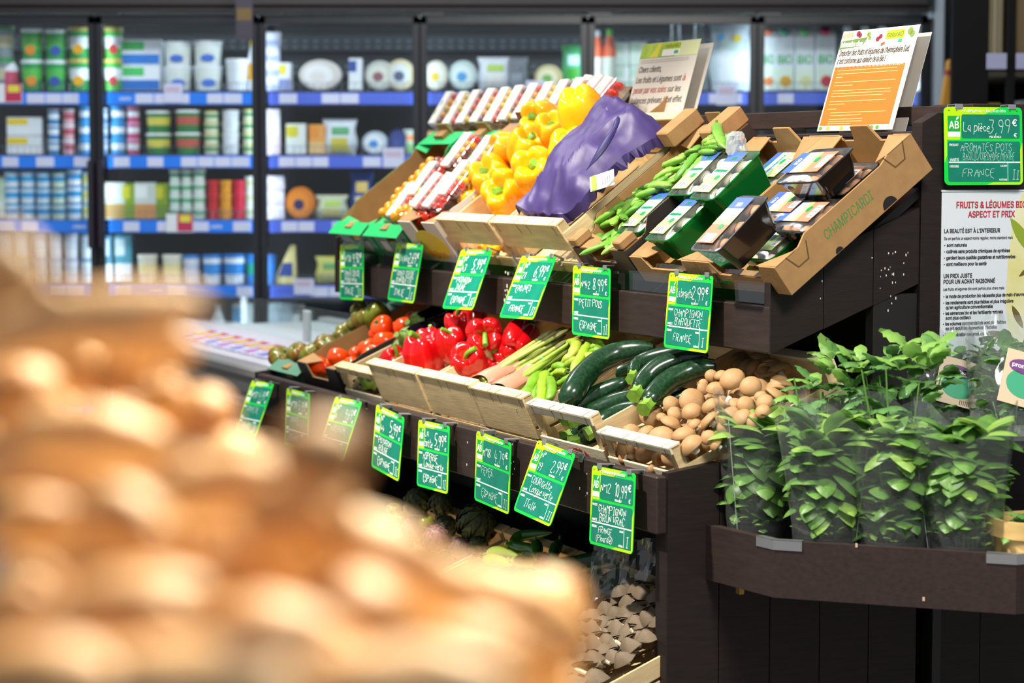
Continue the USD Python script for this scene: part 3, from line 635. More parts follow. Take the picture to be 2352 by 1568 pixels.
# orange information sheet
W2, H2 = .275, .215
M2 = ST @ tr(-.452, .612, 1.470) @ rx(-17)
p2 = sheet_thing('notice', 'information sheet with an orange text panel standing on the top rail', M2, W2, H2)
part(p2, 'rear_sheet', mv(bx(.03, 0, .004, W2 - .006, .0012, H2 - .004, .0004), tr(0, .034, 0)), PAPERB)
part(p2, 'orange_panel', on(extr(sbox(.006, .012, W2 - .016, .137), .0003), 0, 0), mat('#ee6410', .75), 'orange text panel')
part(p2, 'scallop', [on(extr(disc(.0035), .0003), x, 0.137) for x in np.arange(.01, W2 - .02, .0072)], PAPER)
part(p2, 'small_print', [on(extr(sbox(x0, z, x1, z + .0015), .0003), 0, 0, 2) for x0, x1, z in [(.02, .235, .128), (.02, .24, .121), (.02, .045, .114), (.02, .24, .103), (.02, .09, .096), (.02, .235, .085), (.02, .235, .079), (.02, .21, .073), (.02, .225, .062), (.02, .08, .056), (.02, .055, .046), (.035, .235, .038), (.035, .15, .032), (.035, .16, .024), (.035, .16, .019), (.035, .12, .0145)]], mat('#f3a468', .7), 'rows of pale small print', kind='stuff')
part(p2, 'heading_text', [on(printed('Importer des fruits et légumes de l’hémisphère Sud,', .0125, .252, slant=.12), .008, .161), on(printed('c’est conforme aux valeurs de la Bio !', .0125, .175, slant=.12), .008, .144)], TXT)
b2 = part(p2, 'heading_banner', on(extr(Polygon([(.001, .176), (.085, .180), (.098, .198), (.002, .193)]), .0003), 0, 0), mat('#5d7a38', .5), 'dark green banner')
part(b2, 'banner_letters', on(printed('Information client', .011, .082, True), .005, .180, 2), CHALK)
part(p2, 'logo', on(extr(sbox(.165, .19, .228, .208), .0003), 0, 0), mat('#b3c614', .5), 'lime shop logo'); part(p2, 'logo_letters', on(printed('naturéO', .0105, .056, slant=.2), .168, .194, 2), mat('#55741c', .6))
part(p2, 'logo_mark', on(extr(sbox(.212, .182, .225, .188), .0003), 0, 0), mat('#2fa866', .5))
for col, spots in (('#7c1830', [(.06, .207, .007), (.068, .203, .006), (.137, .192, .0065), (.145, .197, .006)]), ('#c99a78', [(.008, .205, .006), (.022, .206, .007), (.036, .206, .006)]), ('#6f8a30', [(.10, .204, .006), (.106, .196, .005), (.247, .203, .009), (.256, .197, .008)]), ('#8a5a34', [(.157, .180, .004), (.163, .182, .004)]), ('#d8b690', [(.092, .206, .008)])):
    part(p2, 'printed_fruit', [on(extr(disc(r, r * .85), .0003), x, z) for x, z, r in spots], mat(col, .5))
part(p2, 'printed_fruit', [on(extr(disc(.006, .004), .0003), x, .006) for x in (.04, .09)], mat('#d9a81c', .5)); part(p2, 'printed_fruit', [on(extr(disc(.006, .004), .0003), x, .006) for x in (.012, .2, .22)], mat('#5f8a2c', .5)); part(p2, 'printed_fruit', [on(extr(disc(.006, .004), .0003), x, .006) for x in (.13, .18)], mat('#c8553a', .5))
# white poster on the end wall
W3, H3 = .222, .33
M3 = ST @ tr(.0008, .606, 1.022) @ rz(90)
_pw = PAPER; PAPER = mat('#d6dbe2', .4)
p3 = sheet_thing('wall_poster', 'white poster with bamboo picture and red heading on the end of the stand', M3, W3, H3)
part(p3, 'plastic_edge', [bx(W3 - .004, -.0016, 0, W3 + .004, .0012, H3, .0004), bx(-.002, -.0016, H3 - .002, W3, .0012, H3 + .002, .0004)], mat('#cfd4d8', .2))
part(p3, 'yellow_wash', on(extr(Polygon([(.165, .02), (.15, .12), (.155, .2), (.165, .28), (.185, .325), (.216, .325), (.216, .002), (.13, .002)]), .0002), 0, 0, .5), mat('#d9d388', .5, col2='#e2dfc2', var=.03, scale=9))
part(p3, 'bamboo_stem', on(ink([LineString([(.204, .325), (.204, .23), (.203, .14), (.201, .03)]).buffer(.0045)], .0003), 0, 0, 1), mat('#7d6a28', .5), 'brown bamboo stem')
def lf(x0, z0, x1, z1, w):
    d = np.array([x1 - x0, z1 - z0]); n = np.array([-d[1], d[0]]) / np.hypot(*d) * w
    t = np.linspace(0, 1, 9); s = np.sin(t * math.pi) ** .8
    return Polygon([tuple(np.array([x0, z0]) + d * a + n * b) for a, b in zip(t, s)] + [tuple(np.array([x0, z0]) + d * a - n * b) for a, b in zip(t[::-1], s[::-1])])
part(p3, 'bamboo_leaf', on(ink([lf(.158, .278, .216, .205, .012)], .0003), 0, 0, 2), mat('#8aa02a', .5), 'green leaf'); part(p3, 'bamboo_leaf', on(ink([lf(.18, .165, .216, .188, .005), lf(.11, .062, .18, .04, .008), lf(.165, .11, .192, .065, .007), lf(.197, .12, .204, .03, .006), lf(.18, .04, .2, .015, .004)], .0003), 0, 0, 2), mat('#6b5a24', .5), 'brown leaves')
part(p3, 'red_heading', [on(printed('FRUITS & LÉGUMES BIO', .0115, .162, True), .033, .298, 3), on(printed('ASPECT ET PRIX', .0115, .108, True), .06, .280, 3)], mat('#b5303a', .6))
T3 = [('LA BEAUTÉ EST À L’INTERIEUR', .0075, .128, .251, 1), ('Ils ont parfois un aspect moins régulier, moins standard mais', .0052, .158, .238, 0), ('- sont naturels', .0062, .052, .225, 1), ('- cultivés sans produits chimiques de synthèse', .0062, .152, .213, 1), ('- gardent leurs qualités gustatives et nutritionnelles', .0062, .165, .201, 1), ('- sont meilleurs pour la santé', .0062, .098, .189, 1),
      ('UN PRIX JUSTE', .0075, .065, .166, 1), ('POUR UN ACHAT RAISONNÉ', .0075, .118, .155, 1), ('Les fruits et légumes bio sont parfois plus chers mais', .0052, .14, .142, 0), ('- le mode de production bio nécessite plus de main d’œuvre', .006, .188, .128, 1), ('- les rendements sont plus faibles et plus irréguliers', .006, .162, .116, 1), ('qu’en agriculture conventionnelle', .006, .108, .107, 1), ('- les semences bio et les fertilisants naturels', .006, .138, .096, 1), ('sont plus coûteux', .006, .058, .087, 1), ('- les volumes commercialisés sont plus faibles', .006, .145, .076, 1), ('ce qui réduit les économies d’échelle', .006, .118, .067, 1), ('- la rémunération des producteurs est plus juste', .006, .148, .055, 1)]
part(p3, 'poster_text', [on(printed(s, h, w, bool(b)), .006 + (.006 if not s.startswith('-') and i > 9 else 0), z, 3) for i, (s, h, w, z, b) in enumerate(T3)], mat('#35343a', .7))
lo = part(p3, 'logo', on(extr(sbox(.075, .005, .15, .024), .0003), 0, 0, 1), mat('#a8742c', .5), 'brown shop logo'); part(lo, 'logo_letters', on(printed('naturéO', .012, .066), .079, .009, 2), mat('#4a3210', .6))
# ---------------------------------------------------------------- produce: builders
R = np.array([1.0, 0, 0]); AW = np.array([0, 1.0, 0]); UP = np.array([0, 0, 1.0])   # right, away from the camera, up
def dirn(x, y, z): v = np.array([x, y, z], float); return v / np.linalg.norm(v)
STEMG, STEMD = mat('#5f8f1d', .5, var=.2, scale=60), mat('#3f6a18', .5, var=.2, scale=60)
def pepper_body(seed, r=.042, h=.085, lobes=4, taper=.12):
    rng = np.random.default_rng(seed); nu, nv = 44, 22
    th = np.arange(nu) * 2 * np.pi / nu; a = np.linspace(-np.pi / 2, np.pi / 2, nv)
    ph = rng.uniform(0, 6.28); amp = rng.uniform(.75, 1.25, lobes); P = np.zeros((nu, nv, 3))
    for i, t in enumerate(th):
        k = (t + ph) / (2 * np.pi) * lobes; f = k - np.floor(k); la = amp[int(np.floor(k)) % lobes]
        lob = (np.sin(np.pi * f) ** .75) * la                               # 1 on a lobe's back, 0 in a furrow
        rr = np.cos(a) ** .55; z = np.sign(np.sin(a)) * np.abs(np.sin(a)) ** .85
        tp = 1 - taper * (1 - z) / 2
        rad = r * rr * tp * (.76 + .28 * lob)
        zz = h / 2 * z
        q = np.clip(rad / r, 0, 1)
        zz = zz + np.where(z > 0, -h * .24 * np.exp(-(q / .27) ** 2) + h * .13 * lob * np.exp(-((q - .62) / .32) ** 2), 0)
        zz = zz + np.where(z < 0, h * .16 * np.exp(-(q / .30) ** 2) - h * .06 * lob * np.exp(-((q - .5) / .3) ** 2), 0)
        P[i] = np.stack([rad * np.cos(t), rad * np.sin(t), zz], 1)
    return disp(grid(P, wrap_u=True), r * .05, 14, seed)
def pepper_stem(seed, r, h, bend=.5, long=1.0):
    rng = random.Random(seed); z0 = h * .24
    b = rng.uniform(0, 6.28)
    p = [(0, 0, z0 - .004), (0, 0, z0 + .008 * long), (math.cos(b) * .006 * bend, math.sin(b) * .006 * bend, z0 + .020 * long), (math.cos(b) * .022 * bend, math.sin(b) * .022 * bend, z0 + .032 * long)]
    tb = tube(curve(p, 9), np.array([.0085, .0062, .005, .0046, .0045, .0046, .0048, .0052, .005]), 8)
    a = np.arange(20) * 2 * np.pi / 20; rr = .014 * (1 + .22 * np.cos(5 * a))
    cal = lathe([(0, z0 - .003), (.006, z0 + .0005), (.012, z0 + .001), (.0135, z0 - .001), (.010, z0 - .004)], 20)
    v = np.array(cal.vertices); an = np.arctan2(v[:, 1], v[:, 0]); v[:, :2] *= (1 + .2 * np.cos(5 * an))[:, None]
    return cat_([tb, TM(v, cal.faces)])
YEL = mat('#f9aa0a', .22, var=.10, scale=18, coat_weight=.25, subsurface_weight=.12, subsurface_scale=.006)
RED = mat('#c00a10', .16, var=.15, scale=18, coat_weight=.35)
def pepper_kind(skin, name, cat, r, h, stemm, bend, long=1.0, fat=1.15):
    def build(v, M, label, group):
        t = thing(name, label, cat, M, group); k = .95 + .05 * v
        part(t, 'body', pepper_body(v * 7 + len(name), r * k, h, 4 if v != 1 else 3), skin, smooth=True)
        part(t, 'stem', mv(pepper_stem(v + 5, r, h, bend, long), sc(fat, fat, 1.1)), stemm, 'green stem'); return t
    return Kind(build, 3)
# ---------------------------------------------------------------- yellow and red peppers
yk = pepper_kind(YEL, 'bell_pepper', 'bell pepper', .046, .086, STEMG, .25, .45, 1.8)
GY = 'yellow bell peppers in the wooden crate'
YP = [  # px, py, height over the crate floor, radius in px, where the stem points, label
    (1168, 452, .085, 54, (-.45, -.8, .35), 'yellow bell pepper at the front right of the pile, stem toward the aisle'),
    (1097, 470, .075, 36, (-.6, -.3, .7), 'small yellow bell pepper at the front left corner of the pile'),
    (1136, 415, .105, 47, (-.5, -.6, .6), 'yellow bell pepper behind the front pair, partly hidden'),
    (1236, 398, .125, 54, (-.35, -.85, .4), 'large yellow bell pepper in the middle with a broad green stem'),
    (1178, 350, .125, 42, (-.95, -.2, .2), 'yellow bell pepper at the left edge of the pile, stem turned left'),
    (1213, 345, .130, 45, (.1, -.65, .75), 'yellow bell pepper left of centre in the middle row'),
    (1306, 355, .130, 48, (-.1, -.6, .8), 'yellow bell pepper touching the purple bundle, stem on top'),
    (1270, 300, .150, 38, (-.2, -.8, .55), 'small yellow bell pepper tucked under the biggest one'),
    (1247, 277, .160, 42, (-.6, -.75, .25), 'upper left yellow bell pepper beside the tomato punnets'),
    (1342, 275, .165, 56, (.35, .5, -.75), 'biggest yellow bell pepper on top of the pile, bottom end up'),
    (1386, 312, .11, 34, (.2, .5, .8), 'yellow bell pepper half hidden behind the purple bundle'),
    (1272, 446, .07, 40, (0, -.5, .9), 'yellow bell pepper low under the middle one, nearly hidden'),
    (1106, 446, .05, 36, (-.5, -.5, .7), 'yellow bell pepper low behind the front rim'),
    (1128, 556, .025, 34, (0, -1, .1), 'yellow bell pepper seen through the gap in the crate front'),
    (1180, 560, .025, 30, (0, -1, .1), 'yellow bell pepper deep in the crate behind the front gap')]
for i, (px, py, h, rp, d, lab) in enumerate(YP):
    P = pickw(pepT, px, py, h); s = 1.17 * rp * (P @ fw - CAM @ fw) / FPX / .046
    yk.put(tr(*P) @ basis(d, i * 53) @ sc(s, s, s * (1.25 if i == 9 else 1.0)), lab, GY)
rk = pepper_kind(RED, 'bell_pepper', 'bell pepper', .045, .088, STEMG, 1.0, 1.0)
GR = 'red bell peppers in the wooden crate'
RP = [
    (974, 830, .085, 50, (-.1, -.25, .95), 'big red bell pepper standing at the crate front, stem curling up'),
    (1073, 838, .085, 44, (-.1, -.75, .65), 'red bell pepper at the front right of the crate, stem facing out'),
    (1112, 772, .125, 46, (.05, -.97, .2), 'red bell pepper on top with its dark stem facing the aisle'),
    (1058, 752, .125, 34, (-.35, -.2, .9), 'red bell pepper at the back left with tall hooked stem'),
    (1040, 795, .105, 36, (-.1, -.3, .95), 'red bell pepper in the middle behind the big front one'),
    (903, 836, .075, 34, (.35, -.55, .75), 'red bell pepper at the far left corner, short stem to the right'),
    (925, 858, .06, 32, (-.3, -.5, .8), 'red bell pepper low beside the big front one'),
    (998, 792, .10, 32, (-.2, .3, .9), 'red bell pepper behind the big front one, only its shoulder visible'),
    (1085, 734, .13, 34, (0, .3, 1), 'dark shaded red bell pepper at the top back of the pile'),
    (1190, 783, .09, 48, (.3, .7, .4), 'dark red bell pepper in the shade beside the crate wall'),
    (1178, 816, .065, 36, (-.7, -.4, .55), 'red bell pepper right of the pile with stem reaching left'),
    (1140, 850, .045, 36, (0, -.5, .9), 'red bell pepper low at the right crate wall')]
for i, (px, py, h, rp, d, lab) in enumerate(RP):
    P = pickw(rpT, px, py, h); s = 1.08 * rp * (P @ fw - CAM @ fw) / FPX / .045
    rk.put(tr(*P) @ basis(d, 20 + i * 67) @ sc(s, s, s * (1.12 if i == 0 else .95)), lab, GR)
# ---------------------------------------------------------------- aubergines
AUB, CALG = mat('#120a18', .12, coat_weight=.5), mat('#62802c', .55, var=.25, scale=50)
def aub(v, M, label, group):
    t = thing('aubergine', label, 'aubergine', M, group)
    y = np.linspace(0, 1, 16); r = np.array([.004, .022, .026, .029, .032, .035, .038, .040, .041, .041, .039, .036, .031, .024, .014, .002])
    part(t, 'body', tube(np.stack([.012 * np.sin(y * 3) * (1 if v else -1), y * .19, 0 * y], 1), r, 18), AUB, smooth=True)
    a = []
    for k in range(5):
        g = k * 2 * math.pi / 5
        q = np.array([[(math.sin(g + s * .5 * (1 - u)) * (.016 + .011 * u ** .6 + .002), -.002 + .026 * u, math.cos(g + s * .5 * (1 - u)) * (.016 + .011 * u ** .6 + .002)) for s in (-1, -.4, .4, 1)] for u in np.linspace(0, 1, 5)])
        a.append(grid(q))
    cap = part(t, 'calyx', a + [lathe([(0, 0), (.019, -.001), (.022, .004)], 12) if False else mv(lathe([(0, -.004), (.012, -.003), (.021, .004), (.022, .008)], 14), rx(-90))], CALG, 'green calyx', smooth=True)
    part(t, 'stem', tube(curve([(0, .004, 0), (0, -.012, .002), (.004, -.028, .008)], 6), [.009, .0075, .007, .0065, .007, .0075], 8), CALG, 'green stem'); return t
ak = Kind(aub, 2); GA = 'aubergines in the wooden crate'
for px, py, h, d, lab in ((925, 775, .115, (.62, .75, -.05), 'dark aubergine lying high with its pale green calyx over the tomatoes'), (848, 872, .055, (-.15, .9, -.25), 'dark aubergine at the front of the crate with an upright calyx'),
                          (912, 805, .07, (.5, .8, .2), 'aubergine in the middle of the crate, thorny stem showing'), (950, 742, .11, (.6, .75, .1), 'black aubergine in the shade at the crate back')):
    ak.put(tr(*pickw(auT, px, py, h)) @ basis_y(d), lab, GA)
# ---------------------------------------------------------------- tomatoes
def tom_body(seed, ribs=0, flat=.82, r=.036):
    n, m = 36, 18; th = np.arange(n) * 2 * np.pi / n; a = np.linspace(-np.pi / 2, np.pi / 2, m); P = np.zeros((n, m, 3)); rng = np.random.default_rng(seed); ph = rng.uniform(0, 6, 3)
    for i, t in enumerate(th):
        k = 1 + .03 * math.sin(2 * t + ph[0]) + .025 * math.sin(3 * t + ph[1])
        rib = (abs(math.sin(ribs * t / 2 + .3 * math.sin(t + ph[2]))) ** .6 - .75) * .26 if ribs else 0
        q = np.cos(a) ** .8
        rad = r * q * (k + rib * np.clip(q * 1.3, 0, 1)); z = r * flat * np.sin(a) - np.where(a > 0, r * .26 * np.exp(-(q / .38) ** 2), -r * .08 * np.exp(-(q / .3) ** 2))
        P[i] = np.stack([rad * np.cos(t), rad * np.sin(t), z], 1)
    return grid(P, wrap_u=True)
def star(r, n=5, z=0, seed=0):
    rng = random.Random(seed); out = []
    for k in range(n):
        a = k * 2 * math.pi / n; c, s = math.cos(a), math.sin(a); q = []
        for u in np.linspace(0, 1, 5):
            w = r * .16 * math.sin(math.pi * min(1, .25 + .75 * u)) ** .7; L = r * u; zz = z + .002 + r * .22 * math.sin(u * 2.2) * rng.uniform(.6, 1.2)
            q.append([(c * L - s * w, s * L + c * w, zz), (c * L, s * L, zz + .001), (c * L + s * w, s * L - c * w, zz)])
        out.append(grid(np.array(q)))
    return cat_(out + [tube([(0, 0, z), (0, .002, z + .012)], [.003, .0025], 6)])
ORT = mat('#f04a08', .2, var=.10, scale=14, coat_weight=.2, subsurface_weight=.1, subsurface_scale=.006)
HEI = [mat('#6a6418', .25, col2='#8f4a1c', scale=16, thr=(.42, .7), coat_weight=.2), mat('#7f8a1c', .25, col2='#4f5a12', scale=20, thr=(.35, .7), coat_weight=.2), mat('#59501a', .25, col2='#7a7a20', scale=18, thr=(.35, .7), coat_weight=.2)]
def tomk(v, M, label, group):
    t = thing('tomato', label, 'tomato', M, group); part(t, 'skin', tom_body(v, 0 if v < 2 else 9), ORT, smooth=True); part(t, 'calyx', star(.018, 5, .019, v), STEMD, 'green calyx'); return t
def heir(v, M, label, group):
    t = thing('ribbed_tomato', label, 'tomato', M, group); part(t, 'skin', tom_body(v + 20, (10, 0, 8)[v], .74), HEI[v], smooth=True); part(t, 'calyx', star(.024, 6, .014, v), STEMD, 'green calyx'); return t
tk, hk = Kind(tomk, 3), Kind(heir, 3)
GT = 'orange tomatoes in the dark box'
TP = [(729, 838, .055, 22, 'at the front left corner of the dark box'), (776, 820, .062, 23, 'standing tall near the box front'), (747, 840, .045, 18, 'behind the cut out of the box front'), (817, 812, .06, 16, 'small, in the middle of the dark box'),
      (845, 797, .066, 22, 'left of the pair in the middle of the box'), (857, 816, .058, 25, 'against the near wall, half hidden by it'), (806, 840, .05, 20, 'ribbed, at the near wall behind the front flap'), (884, 783, .075, 25, 'in the middle row under the highest one'),
      (877, 750, .105, 25, 'highest of the pile, lobed'), (862, 768, .08, 15, 'peeping out left under the highest one'), (908, 752, .085, 14, 'small, right of the highest one'), (930, 752, .09, 24, 'at the back right, half in shade'), (920, 780, .072, 18, 'beside the aubergine calyx'), (948, 738, .085, 20, 'dark, deep in the shade at the back'), (712, 858, .04, 14, 'low, seen through the front cut out')]
for i, (px, py, h, rp, w) in enumerate(TP):
    P = pickw(otT, px, py, h); s = 1.12 * rp * (P @ fw) / FPX / .036
    tk.put(tr(*P) @ basis(dirn(*np.random.default_rng(i).normal(0, .6, 2), .9 if i % 3 else -.9), i * 40) @ sc(s), 'orange tomato ' + w, GT, v=2 if i == 6 else i % 2)
GH = 'ribbed green and brown tomatoes at the far end'
HPt = [(648, 822, .05, 23, 0, 'brown ribbed tomato at the front left corner'), (682, 808, .055, 18, 0, 'brownish ribbed tomato behind the front one'), (712, 812, .05, 20, 2, 'green ribbed tomato with spread calyx beside the box flap'), (747, 790, .06, 18, 0, 'lobed brown and green tomato, third along the row'), (774, 788, .055, 14, 1, 'small yellow green tomato against the box wall'),
       (795, 768, .07, 20, 2, 'ribbed green tomato with a dry calyx in the middle'), (815, 745, .085, 17, 2, 'ribbed green tomato stacked near the top left'), (821, 728, .10, 11, 1, 'smallest green tomato near the top'), (841, 728, .10, 22, 0, 'brown ribbed tomato high in the pile'), (865, 724, .10, 23, 1, 'smooth olive green tomato, highest of the pile'), (824, 766, .06, 16, 1, 'yellow green tomato low behind the box wall'), (826, 710, .10, 15, 2, 'dark green tomato in the shade at the top back')]
for i, (px, py, h, rp, v, w) in enumerate(HPt):
    P = pickw(htT, px, py, h); s = 1.45 * rp * (P @ fw) / FPX / .036
    hk.put(tr(*P) @ basis(dirn(*np.random.default_rng(i + 50).normal(0, .8, 2), .8), i * 40) @ sc(s), w, GH, v=v)
# ---------------------------------------------------------------- courgettes, beans, peas, cucumbers: bodies along a line of pixels
def line3(T, pts, hs):
    hs = np.broadcast_to(hs, (len(pts),)) if not np.ndim(hs) else np.interp(np.linspace(0, 1, len(pts)), np.linspace(0, 1, len(hs)), hs)
    return [pickw(T, px, py, h) for (px, py), h in zip(pts, hs)]
COUR = mat('#0e2a17', .24, col2='#1d4322', scale=160, thr=(.4, .75), coat_weight=.25)
CSTEM = mat('#6f9a2a', .6, var=.25, scale=60)
def z8(x, y): return 1220 + x / 4.704, 770 + y / 4.704
CO = [([(370, 740), (430, 640), (560, 450), (760, 280), (1000, 180), (1330, 130)], (.105, .13, .14, .13), .0225, 'long courgette on top of the pile, arching to the back'),
      ([(430, 850), (520, 750), (760, 620), (1080, 490)], (.075, .085, .09), .0185, 'courgette lying under the long top one'),
      ([(545, 900), (720, 815), (960, 715), (1240, 640)], (.065, .075, .08), .0185, 'courgette third up from the crate front'),
      ([(700, 1010), (850, 900), (1050, 825), (1240, 800)], (.05, .06, .065), .0195, 'lowest whole courgette next to the mushrooms'),
      ([(1105, 430), (1150, 330), (1290, 255), (1560, 190), (1800, 170)], (.115, .125, .12), .016, 'courgette at the upper right, farthest of three'),
      ([(1155, 600), (1240, 470), (1400, 340), (1650, 250), (1900, 210)], (.11, .125, .12), .019, 'upper right courgette with an upright green stem'),
      ([(1270, 735), (1330, 650), (1500, 490), (1750, 380), (1990, 330)], (.105, .115, .11), .0195, 'upper right courgette nearest the mushrooms'),
      ([(150, 800), (240, 735), (380, 680)], (.07, .075, .07), .016, 'courgette at the left corner behind the front rail'),
      ([(640, 640), (760, 570), (900, 500)], (.06, .06, .06), .017, 'courgette in the gap under the top one'),
      ([(1390, 760), (1560, 690), (1720, 620)], (.07, .07, .07), .016, 'paler courgette between the top one and the mushrooms'),
      ([(820, 470), (1000, 380), (1250, 300)], (.07, .075, .07), .018, 'dark courgette deep behind in the middle'),
      ([(165, 1000), (330, 900), (520, 800)], (.022, .024, .025), .018, 'courgette end behind the crate front, leftmost'),
      ([(300, 1000), (470, 920), (650, 850)], (.022, .024, .025), .021, 'courgette end behind the crate front, middle one'),
      ([(440, 1070), (600, 990), (780, 920)], (.022, .024, .025), .019, 'courgette end behind the crate front with a stub of stem'),
      ([(530, 1110), (700, 1040), (860, 980)], (.022, .024, .025), .017, 'courgette end behind the crate front, rightmost')]
GC = 'courgettes in the wooden crate'
for i, (pts, hs, r, lab) in enumerate(CO):
    L = curve(line3(coT, [z8(*q) for q in pts], hs), 18); c = L[0]; t = thing('courgette', lab, 'courgette', tr(*c), GC)
    L = L - c; prof = np.array([.62, .80, .90, .95, .98, 1, 1.02, 1.03, 1.03, 1.03, 1.03, 1.02, 1, .97, .93, .85, .68, .25])
    r *= 1.1; m = tube(L, r * prof, 20); part(t, 'body', disp(m, r * .03, 40, i), COUR, smooth=True)
    d = L[0] - L[1]; d /= np.linalg.norm(d); n0 = np.array([0, 0, 1.0])
    a = [L[0] - d * .003, L[0] + d * .006, L[0] + d * .016 + n0 * .002, L[0] + d * .026 + n0 * .004]
    st = tube(curve(a, 6), np.array([.74, .66, .62, .64, .70, .72]) * r, 6); part(t, 'stem', st, CSTEM, 'pale green cut stem', smooth=False)
# broad beans
FEV = [mat('#86a826', .38, var=.2, scale=30), mat('#6b9a20', .38, var=.2, scale=30), mat('#a6a83a', .4, col2='#7f9a2a', scale=24, var=.1)]
def pod(name, lab, cat, grp, L, r, m, flat=.62, bumps=5, tip=True, seed=0):
    c = L[0].copy(); L = L - c; n = len(L); s = np.linspace(0, 1, n)
    rr = r * np.minimum(1, np.minimum(s / .12 + .28, (1 - s) / .12 + .12)) * (1 + .10 * np.sin(s * bumps * 2 * np.pi + seed))
    t = thing(name, lab, cat, tr(*c), grp); part(t, 'pod', tube(L, rr, 10, flat=flat), m, smooth=True)
    if tip:
        d = L[0] - L[1]; d /= np.linalg.norm(d)
        part(t, 'stem', tube([L[0], L[0] + d * .006, L[0] + d * .012 + UP * .003], [r * .34, r * .2, r * .22], 6), STEMD if seed % 3 else mat('#3d3a20', .7), 'stalk end')
def z6(x, y): return 1100 + x / 5.88, 770 + y / 5.88
FE = [([(700, 680), (560, 790), (330, 970)], .085, 'front left broad bean pod lying along the crate side'), ([(840, 420), (760, 570), (640, 780), (500, 1000)], .10, 'long pale broad bean pod at the front left'), ([(840, 620), (720, 820), (590, 1030)], .085, 'broad bean pod second from the left at the front'),
      ([(815, 640), (770, 790), (670, 1020)], .09, 'dull green broad bean pod at the front middle'), ([(905, 480), (865, 650), (845, 850), (800, 970)], .10, 'broad bean pod standing steeply in the middle'), ([(955, 560), (985, 680), (975, 790), (900, 900)], .105, 'bumpy broad bean pod curving in front of the courgettes'),
      ([(1190, 500), (1090, 490), (1000, 560)], .10, 'short plump broad bean pod at the centre'), ([(1200, 95), (1300, 90), (1310, 150), (1240, 270), (1100, 380)], .125, 'broad bean pod with hooked pale tip at the top'), ([(1560, 55), (1440, 170), (1370, 300), (1240, 490)], .125, 'tall broad bean pod rising at the back'),
      ([(1660, 130), (1590, 200), (1500, 250)], .12, 'short broad bean pod near the top right'), ([(1580, 270), (1470, 290), (1320, 340), (1180, 410)], .115, 'fat yellowish broad bean pod lying across'), ([(1480, 430), (1300, 520), (1030, 690)], .10, 'long broad bean pod beside the top courgette'),
      ([(1190, 700), (1130, 750), (1040, 810)], .075, 'yellow spotted broad bean pod low by the courgettes'), ([(1190, 440), (1110, 410), (1030, 430)], .105, 'short broad bean pod in the upper middle'), ([(930, 790), (820, 960)], .08, 'thin broad bean pod behind the front rail'), ([(1700, 230), (1620, 240), (1540, 260)], .11, 'broad bean pod at the shaded back right'),
      ([(1650, 60), (1590, 130), (1510, 220)], .12, 'dark broad bean pod at the shaded top'), ([(330, 960), (240, 920), (160, 900)], .075, 'green pod tip at the front left corner')]
for i, (pts, h, lab) in enumerate(FE):
    if len(pts) == 2: pts = [pts[0], tuple(np.mean(pts, 0)), pts[1]]
    pod('bean_pod', lab, 'bean pod', 'broad bean pods in the wooden crate', curve(line3(beT, [z6(*q) for q in pts], (h, h * 1.05, h * .92)), 18), (.0112, .0125, .0105)[i % 3] * (1.15 if i == 10 else 1), FEV[2 if i in (10, 12, 7) else i % 2], .7, 4 + i % 3, True, i)
for i in range(9):                                                            # beneath them
    rg = np.random.default_rng(i + 300); y = .08 + .03 * i; a = rg.normal(0, .5)
    p = [wpt(beT, (x * .08 * math.cos(a) - .02 + rg.normal(0, .02), y + x * .08 * math.sin(a), .05 + rg.uniform(0, .02))) for x in (-1, 0, 1)]
    pod('bean_pod', 'broad bean pod lying in the lower layer under the others', 'bean pod', 'lower broad bean pods', curve(p, 10), .0115, FEV[i % 2], .7, 5, False, i)
